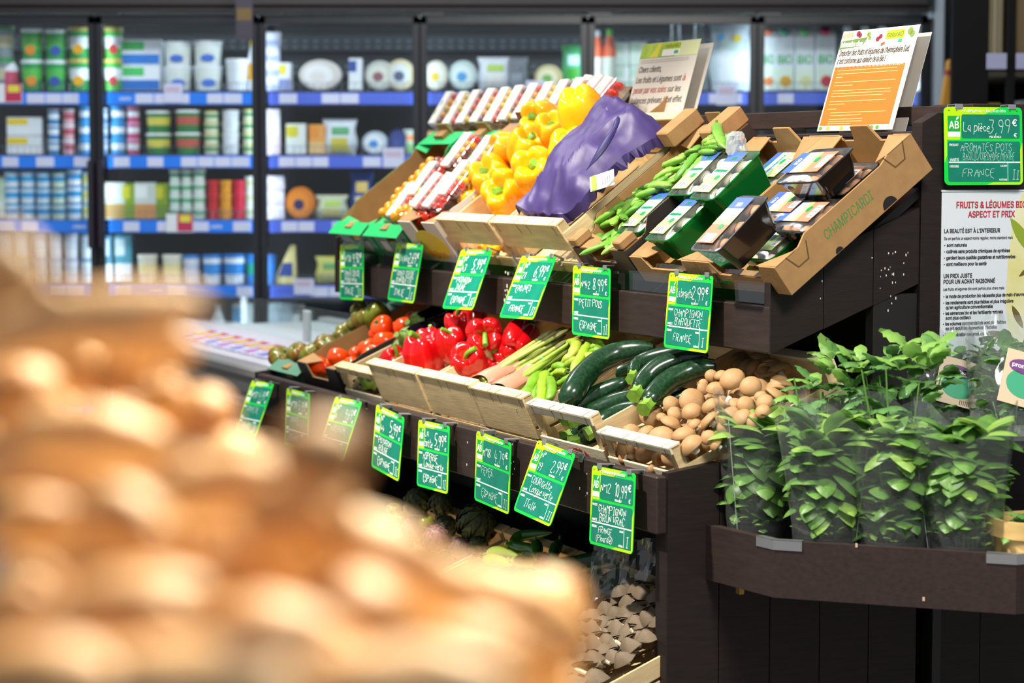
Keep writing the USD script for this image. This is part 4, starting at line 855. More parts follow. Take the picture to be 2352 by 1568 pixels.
# asparagus bunches wrapped in pink paper
PINK = mat('#b97a62', .32, var=.10, scale=30, bump=.1, bscale=30); ASP = [mat('#8aa336', .45, var=.2, scale=40), mat('#a3ad4e', .45, var=.2, scale=40)]; ASPT = mat('#6d6a3a', .6, var=.3, scale=80); BAND = mat('#4fc0b0', .5)
for k, (a, b, hz, lab) in enumerate((((1140, 905), (1262, 832), .105, 'asparagus bunch in pink paper nearest the broad beans'), ((1100, 885), (1222, 818), .11, 'asparagus bunch in pink paper beside the red peppers'))):
    A, B = pickw(asT, *a, hz), pickw(asT, *b, hz); ax = B - A; L = np.linalg.norm(ax); Mx = tr(*A) @ basis_y(ax, asT[:3, 2])
    t = thing('asparagus_bunch', lab, 'asparagus', Mx, 'wrapped asparagus bunches')
    y = np.linspace(.006, L * .66, 12); w = .030 + .003 * np.sin(y * 60)
    q = np.array([[(math.cos(g) * (w_ + .003 * math.sin(3 * g + yy * 40)), yy + .006 * math.sin(2 * g), math.sin(g) * (w_ * .72)) for g in np.linspace(0, 2 * math.pi, 28)] for yy, w_ in zip(y, w)])
    part(t, 'paper_wrap', cat_([grid(q), grid(q[:, ::-1] * [.97, 1, .97])]), PINK, 'pink paper wrapping', smooth=50)
    part(t, 'band', [tube([(x, L * .93, .014), (x + .01, L * .93, .016)], .0022, 5) for x in (-.012, .012)], BAND, 'turquoise band')
    rg = np.random.default_rng(k)
    for j in range(14):
        g, rr = rg.uniform(0, 6.28), .028 * math.sqrt(rg.uniform(0, 1)); x0, z0 = rr * math.cos(g), rr * .7 * math.sin(g); e = L * rg.uniform(1.1, 1.5); sx = rg.normal(0, .012)
        s = part(t, 'spear', tube([(x0 * .6, .01, z0 * .6), (x0, L * .6, z0), (x0 * 1.3 + sx, e, z0 * 1.2 + .006)], [.0045, .0052, .0042], 7), ASP[j % 2], smooth=True)
        d = np.array([x0 * .3 + sx, e - L * .6, z0 * .2 + .006]); d /= np.linalg.norm(d); p0 = np.array([x0 * 1.3 + sx, e, z0 * 1.2 + .006])
        part(s, 'tip', tube([p0, p0 + d * .012, p0 + d * .026, p0 + d * .038], [.0043, .0056, .0046, .0012], 7), ASPT, 'budded tip', smooth=False)
# pea pods
PEA = [mat('#6a9e34', .4, var=.15, scale=30), mat('#82b044', .4, var=.15, scale=30), mat('#588f2e', .4, var=.15, scale=30)]
def z1(x, y): return 1280 + x / 4.48, 270 + y / 4.48
PE = [([(1640, 60), (1660, 180), (1740, 320)], .15, 'pea pod standing up at the top of the box'), ([(1340, 380), (1230, 440), (1090, 510)], .105, 'plump pea pod on the left in the middle'), ([(1440, 370), (1340, 480), (1200, 660)], .115, 'broad pea pod in the centre running upslope'), ([(1530, 400), (1440, 480), (1280, 640)], .11, 'long pea pod beside the green punnet'),
      ([(1200, 520), (1120, 560), (1000, 660)], .095, 'pea pod at the left edge of the middle'), ([(1140, 610), (960, 700), (800, 770)], .095, 'slender pea pod left of the front group'), ([(1070, 720), (900, 780), (740, 860)], .095, 'pea pod crossing the front group'), ([(930, 770), (800, 850), (640, 1000)], .09, 'wide flat pea pod near the front'),
      ([(890, 860), (800, 930), (700, 1020)], .085, 'pea pod against the front green punnet'), ([(690, 870), (560, 970), (380, 1100)], .085, 'long thin pea pod at the box front left'), ([(370, 1110), (350, 1170), (330, 1230)], .06, 'pea pod drooping over the front cut out'), ([(440, 1180), (430, 1230), (460, 1270)], .055, 'small pea pod under the front cut out'),
      ([(620, 1040), (540, 1080), (430, 1130)], .07, 'pea pod behind the front flap'), ([(1700, 250), (1600, 260), (1540, 290)], .13, 'pea pod lying across near the top'), ([(1700, 310), (1600, 300), (1500, 320)], .125, 'pea pod lying across below the top'), ([(1660, 350), (1570, 350), (1480, 360)], .12, 'pea pod lying across under the standing one'), ([(1620, 200), (1580, 230), (1530, 270)], .135, 'pea pod at the top left of the heap'),
      ([(1470, 300), (1400, 340), (1330, 380)], .115, 'short pea pod above the plump one'), ([(1750, 190), (1720, 240), (1680, 280)], .14, 'tangled pea pod at the top right'), ([(1160, 700), (1060, 690), (960, 730)], .10, 'pea pod with stalk in the middle left')]
GP = 'pea pods in the narrow dark box'
for i, (pts, h, lab) in enumerate(PE):
    pod('pea_pod', lab, 'pea pod', GP, curve(line3(peaT, [z1(*q) for q in pts], (h, h * 1.04, h * .95)), 14), (.0118, .0132, .0108)[i % 3], PEA[i % 3], .6, 6, True, i + 1)
for i in range(26):
    rg = np.random.default_rng(i + 700); y = .02 + .012 * i; a = rg.normal(1.2, .45)
    p = [wpt(peaT, (x * .04 * math.cos(a) + rg.uniform(-.07, .03), y + x * .042 * math.sin(a), .045 + .025 * (y > .1) + rg.uniform(0, .025) + .004 * x * x)) for x in (-1, 0, 1)]
    pod('pea_pod', 'pea pod in the lower layer of the narrow dark box', 'pea pod', 'lower pea pods', curve(p, 10), .0095, PEA[i % 3], .6, 6, False, i)
# ---------------------------------------------------------------- brown mushrooms
CAPM = mat('#b48d5e', .6, col2='#8a6238', scale=26, thr=(.35, .8), var=.05, bump=.06, bscale=90); STM = mat('#d8cfc2', .7, var=.12, scale=50); GILL = mat('#8a6a50', .8)
def mush(v, M, label, group):
    t = thing('brown_mushroom', label, 'mushroom', M, group); fl = (.72, .85, .6)[v]
    a = np.linspace(0, np.pi / 2, 9); top = [(math.cos(x), fl * math.sin(x)) for x in a]
    prof = [(.42, .02), (.72, -.10), (.92, -.13), (1.0, -.05)] + top
    prof = np.array(prof); prof[-1, 0] = 0
    part(t, 'cap', disp(lathe(prof, 22), .035, 2.2, v + 3), CAPM, smooth=True)
    part(t, 'gills', lathe([(.0, .04), (.45, .0)], 16), GILL); part(t, 'stem', lathe([(0, -.62), (.24, -.60), (.30, -.5), (.26, -.2), (.30, .08)], 14), STM, 'pale stem', smooth=True); return t
mk = Kind(mush, 3)
def z7(x, y): return 1380 + x / 4.704, 820 + y / 4.704
MU = [(1420, 245, 132), (1195, 205, 68), (1290, 195, 66), (1110, 275, 48), (1245, 360, 102), (1105, 340, 66), (1620, 320, 112), (1370, 480, 92), (990, 480, 138), (1190, 530, 98), (985, 600, 106), (1475, 520, 92), (1570, 520, 96), (1730, 430, 70), (1770, 485, 88), (1750, 590, 82), (760, 525, 100), (800, 610, 78), (570, 590, 92), (520, 660, 105), (755, 715, 108), (655, 650, 56), (1015, 745, 80), (1185, 695, 118), (485, 850, 120), (330, 830, 104), (650, 915, 160), (900, 850, 122), (990, 970, 132), (770, 1070, 112), (1165, 870, 80), (1400, 650, 118), (1520, 655, 105), (145, 880, 44), (265, 1105, 74), (345, 1085, 62), (560, 1210, 52), (1350, 770, 90), (1480, 770, 90), (1660, 690, 90), (1260, 950, 80), (690, 420, 20)]
WHERE0 = {0: 'largest brown mushroom, high at the back of the crate', 1: 'brown mushroom at the top left of the heap', 2: 'brown mushroom tucked left of the largest one', 4: 'brown mushroom with pale scars below the largest one', 6: 'rounded brown mushroom right of the largest one', 7: 'brown mushroom turned to show its pale stem', 8: 'wide speckled brown mushroom at the left in the upper half', 10: 'brown mushroom with its stem below, centre left', 17: 'brown mushroom at the left edge of the heap', 20: 'brown mushroom leaning left beside the courgettes', 21: 'split brown mushroom left of centre', 24: 'brown mushroom touching the basil sleeve', 25: 'second brown mushroom from the left at the front rail', 26: 'leftmost brown mushroom at the front rail', 27: 'biggest front brown mushroom with pale cuts', 28: 'brown mushroom just behind the foremost round one', 29: 'smooth round brown mushroom near the front corner', 30: 'brown mushroom resting over the front rail corner', 35: 'brown mushroom seen under the front rail'}
WHERE = {(k if k < 16 else k - 1): v for k, v in WHERE0.items()}
ORD = ['first', 'second', 'third', 'fourth', 'fifth', 'sixth', 'seventh', 'eighth', 'ninth', 'tenth', 'eleventh', 'twelfth', 'thirteenth', 'fourteenth']
rest = [i for i in range(len(MU) - 1) if i not in WHERE]; rest.sort(key=lambda i: -pick(muT, *z7(*MU[i][:2]), .06)[1])
MLAB = dict(WHERE)
for b in range(0, len(rest), 6):
    for k, i in enumerate(sorted(rest[b:b + 6], key=lambda i: MU[i][0])): MLAB[i] = f'medium brown mushroom, {ORD[k]} from the left in the {["top", "upper", "middle", "lower", "front"][min(4, b // 6)]} part of the heap'
rg = np.random.default_rng(4)
for i, (x, y, r) in enumerate(MU[:-1]):
    px, py = z7(x, y); q0 = pick(muT, px, py, .05); h = float(np.clip(.055 + .20 * (q0[1] - .02), .03, .115)) if i not in (34, 35, 36) else .025
    if i in (37, 38, 39, 40): h -= .01
    P = pickw(muT, px, py, h); s = r / 4.704 * (P @ fw) / FPX
    d = dirn(*rg.normal(0, .5, 2), .75) + np.array([-.15, -.55, 0])
    if i in (7, 34): d = dirn(-.3, .2, -.6)
    mk.put(tr(*P) @ basis(d, rg.uniform(0, 360)) @ sc(s * 1.13), MLAB[i], 'brown mushrooms in the pale crate')
for i in range(64):                                                           # lower layer
    x, y = rg.uniform(-.125, .125), rg.uniform(.03, .34)
    mk.put(tr(*wpt(muT, (x, y, .03 + .13 * y))) @ basis(dirn(*rg.normal(0, .6, 2), .7), rg.uniform(0, 360)) @ sc(rg.uniform(.021, .027)), 'brown mushroom in the lower layer of the crate', 'lower brown mushrooms')
# ---------------------------------------------------------------- bottom tier: artichokes, peppers, cucumbers, oyster mushrooms
ARTG, ARTP = mat('#4f5a30', .55, col2='#3a2f3a', scale=30, thr=(.4, .7)), mat('#7a4a66', .55, col2='#8a8a55', scale=26, thr=(.4, .75))
ARTGB, ARTPB = mat('#56643a', .55), mat('#8a5a70', .55)
def arti(v, M, label, group):
    t = thing('artichoke', label, 'artichoke', M, group); m, mb = ((ARTG, ARTGB), (ARTP, ARTPB))[v]
    part(t, 'core', mv(ball(1, 16, 10), sc(.8, .8, .86)), mb, smooth=True)
    k = 0
    for ring in range(7):
        el = -50 + ring * 20; n = (9, 10, 11, 10, 9, 7, 5)[ring]
        for j in range(n):
            az = 2 * math.pi * (j + .5 * (ring % 2)) / n; q = []
            for u in np.linspace(0, 1, 4):
                e = math.radians(el + u * 46); w = .42 * math.cos(math.radians(min(el, 60))) * (1 - u ** 2.2) * .62 + .015; r = .92 + .14 * u - (.1 if u == 0 else 0)
                q.append([(r * math.cos(e) * math.cos(az) - s * w * math.sin(az), r * math.cos(e) * math.sin(az) + s * w * math.cos(az), r * math.sin(e) - .04 * s * s) for s in (-1, 0, 1)])
            q = np.array(q); part(t, 'bract', cat_([grid(q), grid(q[:, ::-1] * .97)]), m if (k + ring) % 3 else mb, smooth=40); k += 1
    part(t, 'stem', tube([(0, 0, -.8), (0, .05, -1.25)], [.26, .24], 10), ARTGB); return t
arK = Kind(arti, 2); GAt = 'artichokes in the wide wooden crate'
for px, py, h, rp, d, v, lab in ((1095, 1203, .115, 50, (.3, -.5, .5), 0, 'biggest artichoke, dark green and round'), (952, 1215, .11, 32, (-.2, -.4, .8), 1, 'purple artichoke left of the pair'), (1003, 1238, .11, 36, (-.1, -.6, .7), 1, 'purple artichoke at the front of the pair'), (1022, 1210, .10, 29, (.5, -.2, .6), 0, 'green and purple artichoke behind the pair'), (1098, 1254, .10, 25, (-.2, -.8, .5), 0, 'small pale artichoke tip below the biggest one'),
                             (962, 1152, .13, 34, (-.3, -.3, .8), 0, 'dark artichoke in the shade at the back left'), (1012, 1158, .13, 30, (.2, -.3, .9), 0, 'dark artichoke in the shade at the back'), (915, 1245, .09, 34, (0, -.4, .8), 1, 'artichoke at the front left behind the potatoes'), (1060, 1262, .08, 30, (.1, -.5, .8), 1, 'artichoke at the crate front under the biggest one'), (880, 1215, .09, 30, (0, -.5, .8), 0, 'artichoke at the far left of the crate')):
    P = pickw(arT, px, py, h); s = rp * (P @ fw) / FPX; arK.put(tr(*P) @ basis(d, px) @ sc(s), lab, GAt, v=v)
for i, (px, py, v, lab) in enumerate(((977, 1197, 1, 'small green tomato lying among the artichokes'), (893, 1197, 1, 'yellow green tomato left of the artichokes'), (920, 1190, 0, 'orange brown tomato left of the purple artichoke'), (905, 1170, 2, 'dark green tomato in the shade behind the artichokes'))):
    P = pickw(arT, px, py, .14); hk.put(tr(*P) @ basis((.2, -.3, .8)) @ sc(.016 * (P @ fw) * 0 + .55), lab, 'tomatoes among the artichokes', v=v)
for i in range(14):
    rg0 = np.random.default_rng(i + 40); arK.put(arT @ tr(-.23 + .115 * (i % 5) + rg0.normal(0, .008), .07 + .085 * (i // 5), .055) @ basis((rg0.normal(0, .4), -.3, .8)) @ sc(.042), 'artichoke in the front of the wide crate, behind the blurred roots', 'front artichokes', v=i % 2)
CUC = mat('#1c4a1c', .3, col2='#0f3014', scale=60, thr=(.4, .7), coat_weight=.2); GPE = [mat('#2f6a1c', .25, coat_weight=.3), mat('#87a23a', .3, coat_weight=.2)]
def zb(x, y): return 840 + x / 2.94, 1080 + y / 2.94
for i, (pts, h, r, m, nm, lab) in enumerate([
    ([(1150, 640), (1350, 650), (1600, 600), (1800, 560)], .12, .020, 0, 'cucumber', 'dark cucumber reaching into the shade at the back'), ([(1400, 960), (1500, 870), (1640, 780), (1760, 700)], .12, .024, 0, 'cucumber', 'thick green cucumber beside the film bag'), ([(1380, 1120), (1460, 1060), (1560, 980), (1700, 900)], .085, .022, 0, 'cucumber', 'cucumber next to the oyster mushroom crate'), ([(1200, 860), (1330, 780), (1480, 700), (1600, 640)], .09, .021, 0, 'cucumber', 'cucumber in the middle, half behind the potatoes')]):
    L = curve(line3(cuT, [zb(*q) for q in pts], h), 14); c = L[0].copy(); t = thing(nm, lab, nm, tr(*c), 'cucumbers in the wooden crate')
    part(t, 'body', disp(tube(L - c, r * np.array([.4, .8, .95, 1, 1, 1, 1, 1, 1, 1, 1, .95, .8, .4]), 16), .0012, 60, i), CUC, smooth=True); part(t, 'blossom_end', tube([L[0] - c, (L[0] - L[1]) * .4 + L[0] - c], [r * .3, r * .18], 7), STEMD)
for i, (pts, h, v, lab) in enumerate([([(990, 480), (1060, 440), (1150, 430), (1260, 420)], .12, 0, 'long dark green pepper at the top back'), ([(980, 500), (1050, 520), (1120, 530), (1190, 590)], .11, 0, 'long green pepper curling at the left'), ([(1150, 490), (1160, 550), (1150, 600)], .13, 0, 'long green pepper pointing up with its stalk'), ([(1300, 490), (1270, 560), (1280, 620)], .12, 0, 'long green pepper with raised tip on the right'), ([(830, 560), (900, 550), (980, 560), (1040, 590)], .10, 1, 'pale green pepper lying at the left'), ([(810, 600), (900, 610), (990, 640)], .09, 1, 'yellow green pepper nearest the potatoes'), ([(1000, 610), (1120, 620), (1280, 620)], .10, 1, 'long yellow green pepper across the crate'), ([(860, 580), (960, 590), (1080, 600)], .085, 1, 'pale pepper under the yellow green ones'), ([(1080, 560), (1180, 580), (1300, 600)], .10, 0, 'dark green pepper in the middle of the crate')]):
    L = curve(line3(gpT, [zb(*q) for q in pts], h), 12); c = L[0].copy(); t = thing('long_pepper', lab, 'pepper', tr(*c), 'long green peppers in the wooden crate')
    part(t, 'body', tube(L - c, .012 * np.array([.7, 1, 1.1, 1.1, 1.05, 1, .95, .9, .8, .65, .45, .12]), 12), GPE[v], smooth=True); d = L[0] - L[1]; d /= np.linalg.norm(d); part(t, 'stem', tube([L[0] - c, L[0] - c + d * .014, L[0] - c + d * .022 + UP * .006], [.004, .003, .003], 6), STEMG, 'green stalk')
def laid(T, nm, lab, grp, x, y0, y1, z, r, m, taper):
    P0, P1 = wpt(T, (x, y0, z)), wpt(T, (x + .01, y1, z + .004)); L = curve([P0, (P0 + P1) / 2 + [.004, 0, .006], P1], 12); c = L[0].copy(); t = thing(nm, lab, nm.split('_')[-1], tr(*c), grp)
    part(t, 'body', disp(tube(L - c, r * np.array(taper), 14), r * .04, 40, int(x * 900)), m, smooth=True); d = L[0] - L[1]; d /= np.linalg.norm(d); part(t, 'stem', tube([L[0] - c, L[0] - c + d * .012], [r * .32, r * .24], 6), STEMD)
CTP = [.4, .8, .95, 1, 1, 1, 1, 1, 1, .95, .8, .4]; PTP = [.7, 1, 1.1, 1.1, 1.05, 1, .95, .9, .8, .65, .45, .12]
for i in range(6): laid(cuT, 'cucumber', 'cucumber in the front of its crate, behind the blurred roots', 'front cucumbers', -.125 + .05 * i, .05 + .01 * (i % 3), .33, .03 + .004 * (i % 2), .021, CUC, CTP)
for i in range(9): laid(gpT, 'long_pepper', 'long pepper in the front of its crate, behind the blurred roots', 'front long peppers', -.13 + .032 * i, .05 + .02 * (i % 3), .21 + .02 * (i % 2), .025 + .006 * (i % 3), .013, GPE[i % 2], PTP)
OYS = mat('#75644e', .7, col2='#54442f', scale=30, thr=(.35, .75)); OYSL = mat('#c9b9a0', .7, var=.1, scale=30)
def oyster(v, M, label, group):
    t = thing('oyster_mushroom', label, 'mushroom', M, group); rg = np.random.default_rng(v); ph = rg.uniform(0, 6)
    q = []
    for r in np.linspace(.08, 1, 8):
        q.append([(r * math.sin(a) * (1 + .05 * math.sin(5 * a + ph)), r * math.cos(a) * (1 + .04 * math.sin(4 * a + ph)), .55 * (1 - r * r) - .25 * abs(a / 2.3) ** 2 * r + .03 * math.sin(3 * a + ph) * r) for a in np.linspace(-2.3, 2.3, 18)])
    q = np.array(q); th_ = np.linspace(.14, .03, 8)[:, None, None] * np.array([0, 0, 1.0])
    part(t, 'cap', cat_([grid(q[:, ::-1]), grid(np.stack([q[-1], q[-1] - th_[-1]]))]), OYS, smooth=50); part(t, 'gills', grid(q - th_), OYSL, 'pale gills', smooth=50)
    part(t, 'stem', tube([(0, .1, .1), (0, -.1, -.1), (0, -.3, -.5)], [.2, .16, .14], 8), OYSL); return t
ok = Kind(oyster, 3); rg = np.random.default_rng(12)
rows = 14
for i in range(rows):
    for j in range(8):
        x, y = -.132 + (j + .5 * (i % 2)) * .034 + rg.normal(0, .005), .02 + i * .031 + rg.normal(0, .006)
        if x > .112: continue
        ok.put(oyT @ tr(x, y, .065 + .06 * (i / rows) + rg.uniform(-.006, .012)) @ rz(165 + rg.normal(0, 32)) @ rx(-8 + rg.normal(0, 14)) @ sc(rg.uniform(.024, .033)), f'grey brown oyster mushroom, {ORD[j]} from the left in the {ORD[i]} row from the front', 'oyster mushrooms in the pale crate')
single('blue_bag', 'blue plastic bag under the oyster mushroom crate', 'bag', disp(mv(ball(1, 24, 12), sc(.14, .12, .05)), .01, 20, 2), mat('#5f8fc0', .35), oyT @ tr(.10, .02, -.075), smooth=25)
xx, yy = np.meshgrid(np.linspace(-1, 1, 26), np.linspace(-1, 1, 26), indexing='ij')
fl_ = np.stack([xx * .07, yy * .10, .03 * (meshkit.fbm(np.stack([xx * 2.5, yy * 2.5, 0 * xx], -1), 3, 5) - .5) * 2 + .05 * yy], -1)
single('film_bag', 'crumpled clear film bag beside the cucumbers', 'plastic bag', grid(fl_), film('bag_film', (.93, .95, .97), rough=.1, ior=1.9, haze=.08), tr(*pickw(cuT, 1432, 1368, .12)) @ basis((-.4, -.8, .6)), smooth=12)
# ---------------------------------------------------------------- the purple paper bundle
PURP = mat('#3b2d62', .5, var=.15, scale=20); PURPD = mat('#241a50', .4)
PL_ = [(1197, 494), (1240, 455), (1290, 405), (1345, 355), (1395, 318), (1430, 288)]; PR_ = [(1292, 506), (1372, 468), (1428, 418), (1478, 375), (1516, 345), (1540, 316)]
Lc, Rc = curve([pick(endT, *q, .135) for q in PL_], 46), curve([pick(endT, *q, .115) for q in PR_], 46)
tt = np.linspace(0, 1, 40); G = np.zeros((46, 40, 3))
for i in range(46):
    s_ = i / 45; prof = np.sin(np.pi * np.clip(tt * .96 + .02, 0, 1)) ** .55
    G[i] = Lc[i] + (Rc[i] - Lc[i]) * tt[:, None]; G[i, :, 2] += prof * (.055 + .04 * s_) * min(1, .22 + s_ * 2.2) * min(1, .5 + (1 - s_) * 5)
warp = G + .05 * (meshkit.fbm(G * 9 + 4, 2, 31)[..., None] - .5)
rid = lambda f, sd: np.abs(meshkit.fbm(warp * f + sd, 1, sd) - .5) * 2
G[..., 2] += .012 - (rid([15, 6, 8], 3) - .4) * .028 - (rid([30, 13, 18], 8) - .4) * .02 + (meshkit.fbm(G * 70, 2, 5) - .5) * .004; G[..., 0] += (meshkit.fbm(G * 20 + 3, 2, 4) - .5) * .012
base = endT @ tr(0, 0, 0); pb = thing('paper_bundle', 'crumpled purple paper bundle covering the endives, with a white sticker', 'paper bundle', base)
edge = np.concatenate([G[0], G[:, -1], G[-1, ::-1], G[::-1, 0]]); skirt = np.stack([edge, edge - [0, 0, .022] + np.random.default_rng(1).normal(0, .003, edge.shape)])
part(pb, 'paper', grid(G[:, ::-1]), PURP, smooth=24); part(pb, 'paper_edge', [grid(skirt), grid(skirt[::-1])], PURP, smooth=22)
tw = curve([pick(endT, *q, h) for q, h in (((1346, 392), .215), ((1372, 358), .225), ((1398, 318), .235), ((1414, 290), .24), ((1419, 268), .245))], 12)
part(pb, 'twisted_fold', tube(tw, [.001, .004, .008, .011, .0125, .0125, .011, .009, .0075, .008, .0075, .002], 9, flat=.5), PURPD, smooth=30)
def on_paper(px, py):
    h = .2
    for _ in range(12):
        q = pick(endT, px, py, h); d = (G[..., 0] - q[0]) ** 2 + (G[..., 1] - q[1]) ** 2; i, j = np.unravel_index(np.argmin(d), d.shape); h = .5 * h + .5 * (G[i, j, 2] + .004)
    return pick(endT, px, py, h)
ST_ = [on_paper(*q) + [0, 0, .001] for q in ((1357, 441), (1355, 408), (1410, 389), (1412, 424))]
def quad(a, b, c, d): return TM([a, b, c, d, *(np.array([a, b, c, d]) - [0, 0, .001])], [[0, 2, 1], [0, 3, 2], [4, 5, 6], [4, 6, 7], [0, 1, 5], [0, 5, 4], [1, 2, 6], [1, 6, 5], [2, 3, 7], [2, 7, 6], [3, 0, 4], [3, 4, 7]])
a_, b_, c_, d_ = ST_
lerp = lambda p, q, t: p + (q - p) * t
part(pb, 'sticker', [quad(a_, b_, c_, d_)], mat('#e4ead2', .4), 'white sticker', smooth=False)
up1 = np.array([0, 0, .0008])
part(pb, 'sticker_print', [quad(lerp(a_, d_, .06) + up1, lerp(b_, c_, .06) + up1, lerp(b_, c_, .26) + up1, lerp(a_, d_, .26) + up1)], mat('#8cc63a', .4), 'green printed corner', smooth=False)
part(pb, 'sticker_print', [quad(lerp(lerp(a_, d_, f), lerp(b_, c_, f), .25) + up1, lerp(lerp(a_, d_, f), lerp(b_, c_, f), .75) + up1, lerp(lerp(a_, d_, f + .03), lerp(b_, c_, f + .03), .75) + up1, lerp(lerp(a_, d_, f + .03), lerp(b_, c_, f + .03), .25) + up1) for f in (.5, .6, .7, .8)], mat('#8a8a98', .5), smooth=False, kind='stuff')
# ---------------------------------------------------------------- mushroom punnets
def rr_ring(w, l, r, z, n=6):
    out = []
    for cx, cy, a0 in ((w / 2 - r, l / 2 - r, 0), (-w / 2 + r, l / 2 - r, 90), (-w / 2 + r, -l / 2 + r, 180), (w / 2 - r, -l / 2 + r, 270)):
        for k in range(n):
            a = math.radians(a0 + 90 * k / (n - 1)); out.append((cx + r * math.cos(a), cy + r * math.sin(a), z))
    return np.array(out)
def shell(w, l, h, tw=.78, r=.012, rim=.004):
    rings = [rr_ring(w * tw * .2, l * tw * .2, r * .2, .001), rr_ring(w * tw, l * tw, r, 0), rr_ring(w * (tw + .04), l * (tw + .03), r, h * .15), rr_ring(w, l, r, h), rr_ring(w + 2 * rim, l + 2 * rim, r, h + .001), rr_ring(w + 2 * rim, l + 2 * rim, r, h + .003), rr_ring(w, l, r, h + .003), rr_ring(w * (tw + .03), l * (tw + .02), r, h * .16), rr_ring(w * tw * .97, l * tw * .97, r, .002), rr_ring(.01, .01, .002, .002)]
    return grid(np.array(rings).transpose(1, 0, 2), wrap_u=True)
GPL = film('green_plastic', (.10, .62, .22), rough=.1, haze=.55, hazecol=C('#0b6a2c')); BPL = mat('#0c0d10', .18, coat_weight=.5); WRAP = film('wrap_film', (.98, .98, .98), rough=.12, haze=.03)
WM = mat('#e9dcc6', .6, var=.06, scale=40); BM = mat('#b98458', .6, col2='#8a5832', scale=40, thr=(.4, .8))
LBLUE, LSKY, LLEAF, LLIME, LKRAFT, LWHT = mat('#3f5fc4', .4), mat('#a9c4ee', .4), mat('#3fae3c', .4), mat('#b9d87c', .4), mat('#a5765a', .5), mat('#efeff0', .4)
DKG = mat('#118a4a', .4); TXTW = mat('#f4f4f4', .5); BAR = mat('#7b7b84', .6)
def punnet(T, w, l, h, plastic, shroom, label, base, turned=False, seed=0):
    t = thing('mushroom_punnet', label, 'punnet', T, 'film wrapped mushroom punnets'); rg = np.random.default_rng(seed)
    part(t, 'tray', shell(w, l, h), plastic, smooth=30)
    for i in range(3):
        for j in range(3):
            if i == 1 and j == 1 and False: continue
            r = rg.uniform(.0145, .0175); x, y = (i - 1) * w * .27 + rg.normal(0, .002), (j - 1) * l * .31 + rg.normal(0, .003)
            part(t, 'mushroom', mv(disp(lathe([(0, -.4), (.7, -.3), (1, .05), (.85, .5), (.5, .8), (0, .92)], 12), .06, 2, i + 3 * j), tr(x, y, h - r * .86) @ basis((rg.normal(0, .3), rg.normal(0, .3), 1)) @ sc(r)), shroom, smooth=True)
    a, b = np.meshgrid(np.linspace(-1, 1, 15), np.linspace(-1, 1, 15), indexing='ij')
    z = h + .0035 + .006 * (1 - a ** 4) * (1 - b ** 4) + .0016 * (meshkit.fbm(np.stack([a * 3, b * 3, 0 * a + seed], -1), 3, seed) - .5)
    part(t, 'film', grid(np.stack([a * w * .51, b * l * .51, z], -1)), WRAP, smooth=40)
    zl = h + .0105
    lw, ll = (w * .62, l * .86) if not turned else (l * .62, w * .9)
    Q = tr(-.06 * w, 0, zl) @ (rz(90) if turned else np.eye(4))
    def strip(y0, y1, k=0, x0=-.5, x1=.5): return mv(bx(x0 * lw, (y0 - .5) * ll, k * .0004, x1 * lw, (y1 - .5) * ll, k * .0004 + .0006, .0002), Q)
    lb = part(t, 'label', strip(0, 1), base, 'printed label')
    part(lb, 'blue_band', strip(.76, 1, 1), LBLUE, 'blue band'); part(lb, 'pale_band', strip(.58, .76, 1), LSKY, 'pale blue band'); part(lb, 'green_band', strip(.40, .58, 1), LLIME if base is not LLIME else LSKY)
    part(lb, 'label_lettering', [mv(printed('champignons', ll * .07, lw * .8, True), Q @ tr(-lw * .42, ll * .0, .0012)), mv(printed('BIO', ll * .08, lw * .3, True), Q @ tr(-lw * .1, ll * .30, .0012))], TXTW if base is not LLIME else DKG)
    part(lb, 'green_patch', mv(extr(Polygon([(-.008, -.004), (.006, -.006), (.009, .003), (.002, .008), (-.007, .006)]), .0004), Q @ tr(lw * .12, -ll * .15, .0008)), DKG)
    bc = part(lb, 'barcode_sticker', strip(.02, .2, 1.5, -.3, .32), LWHT, 'white barcode sticker')
    part(bc, 'bar', [strip(.05, .17, 3, -.22 + k * .065, -.22 + k * .065 + (.02 if k % 3 else .035)) for k in range(7)], BAR, kind='stuff'); return t
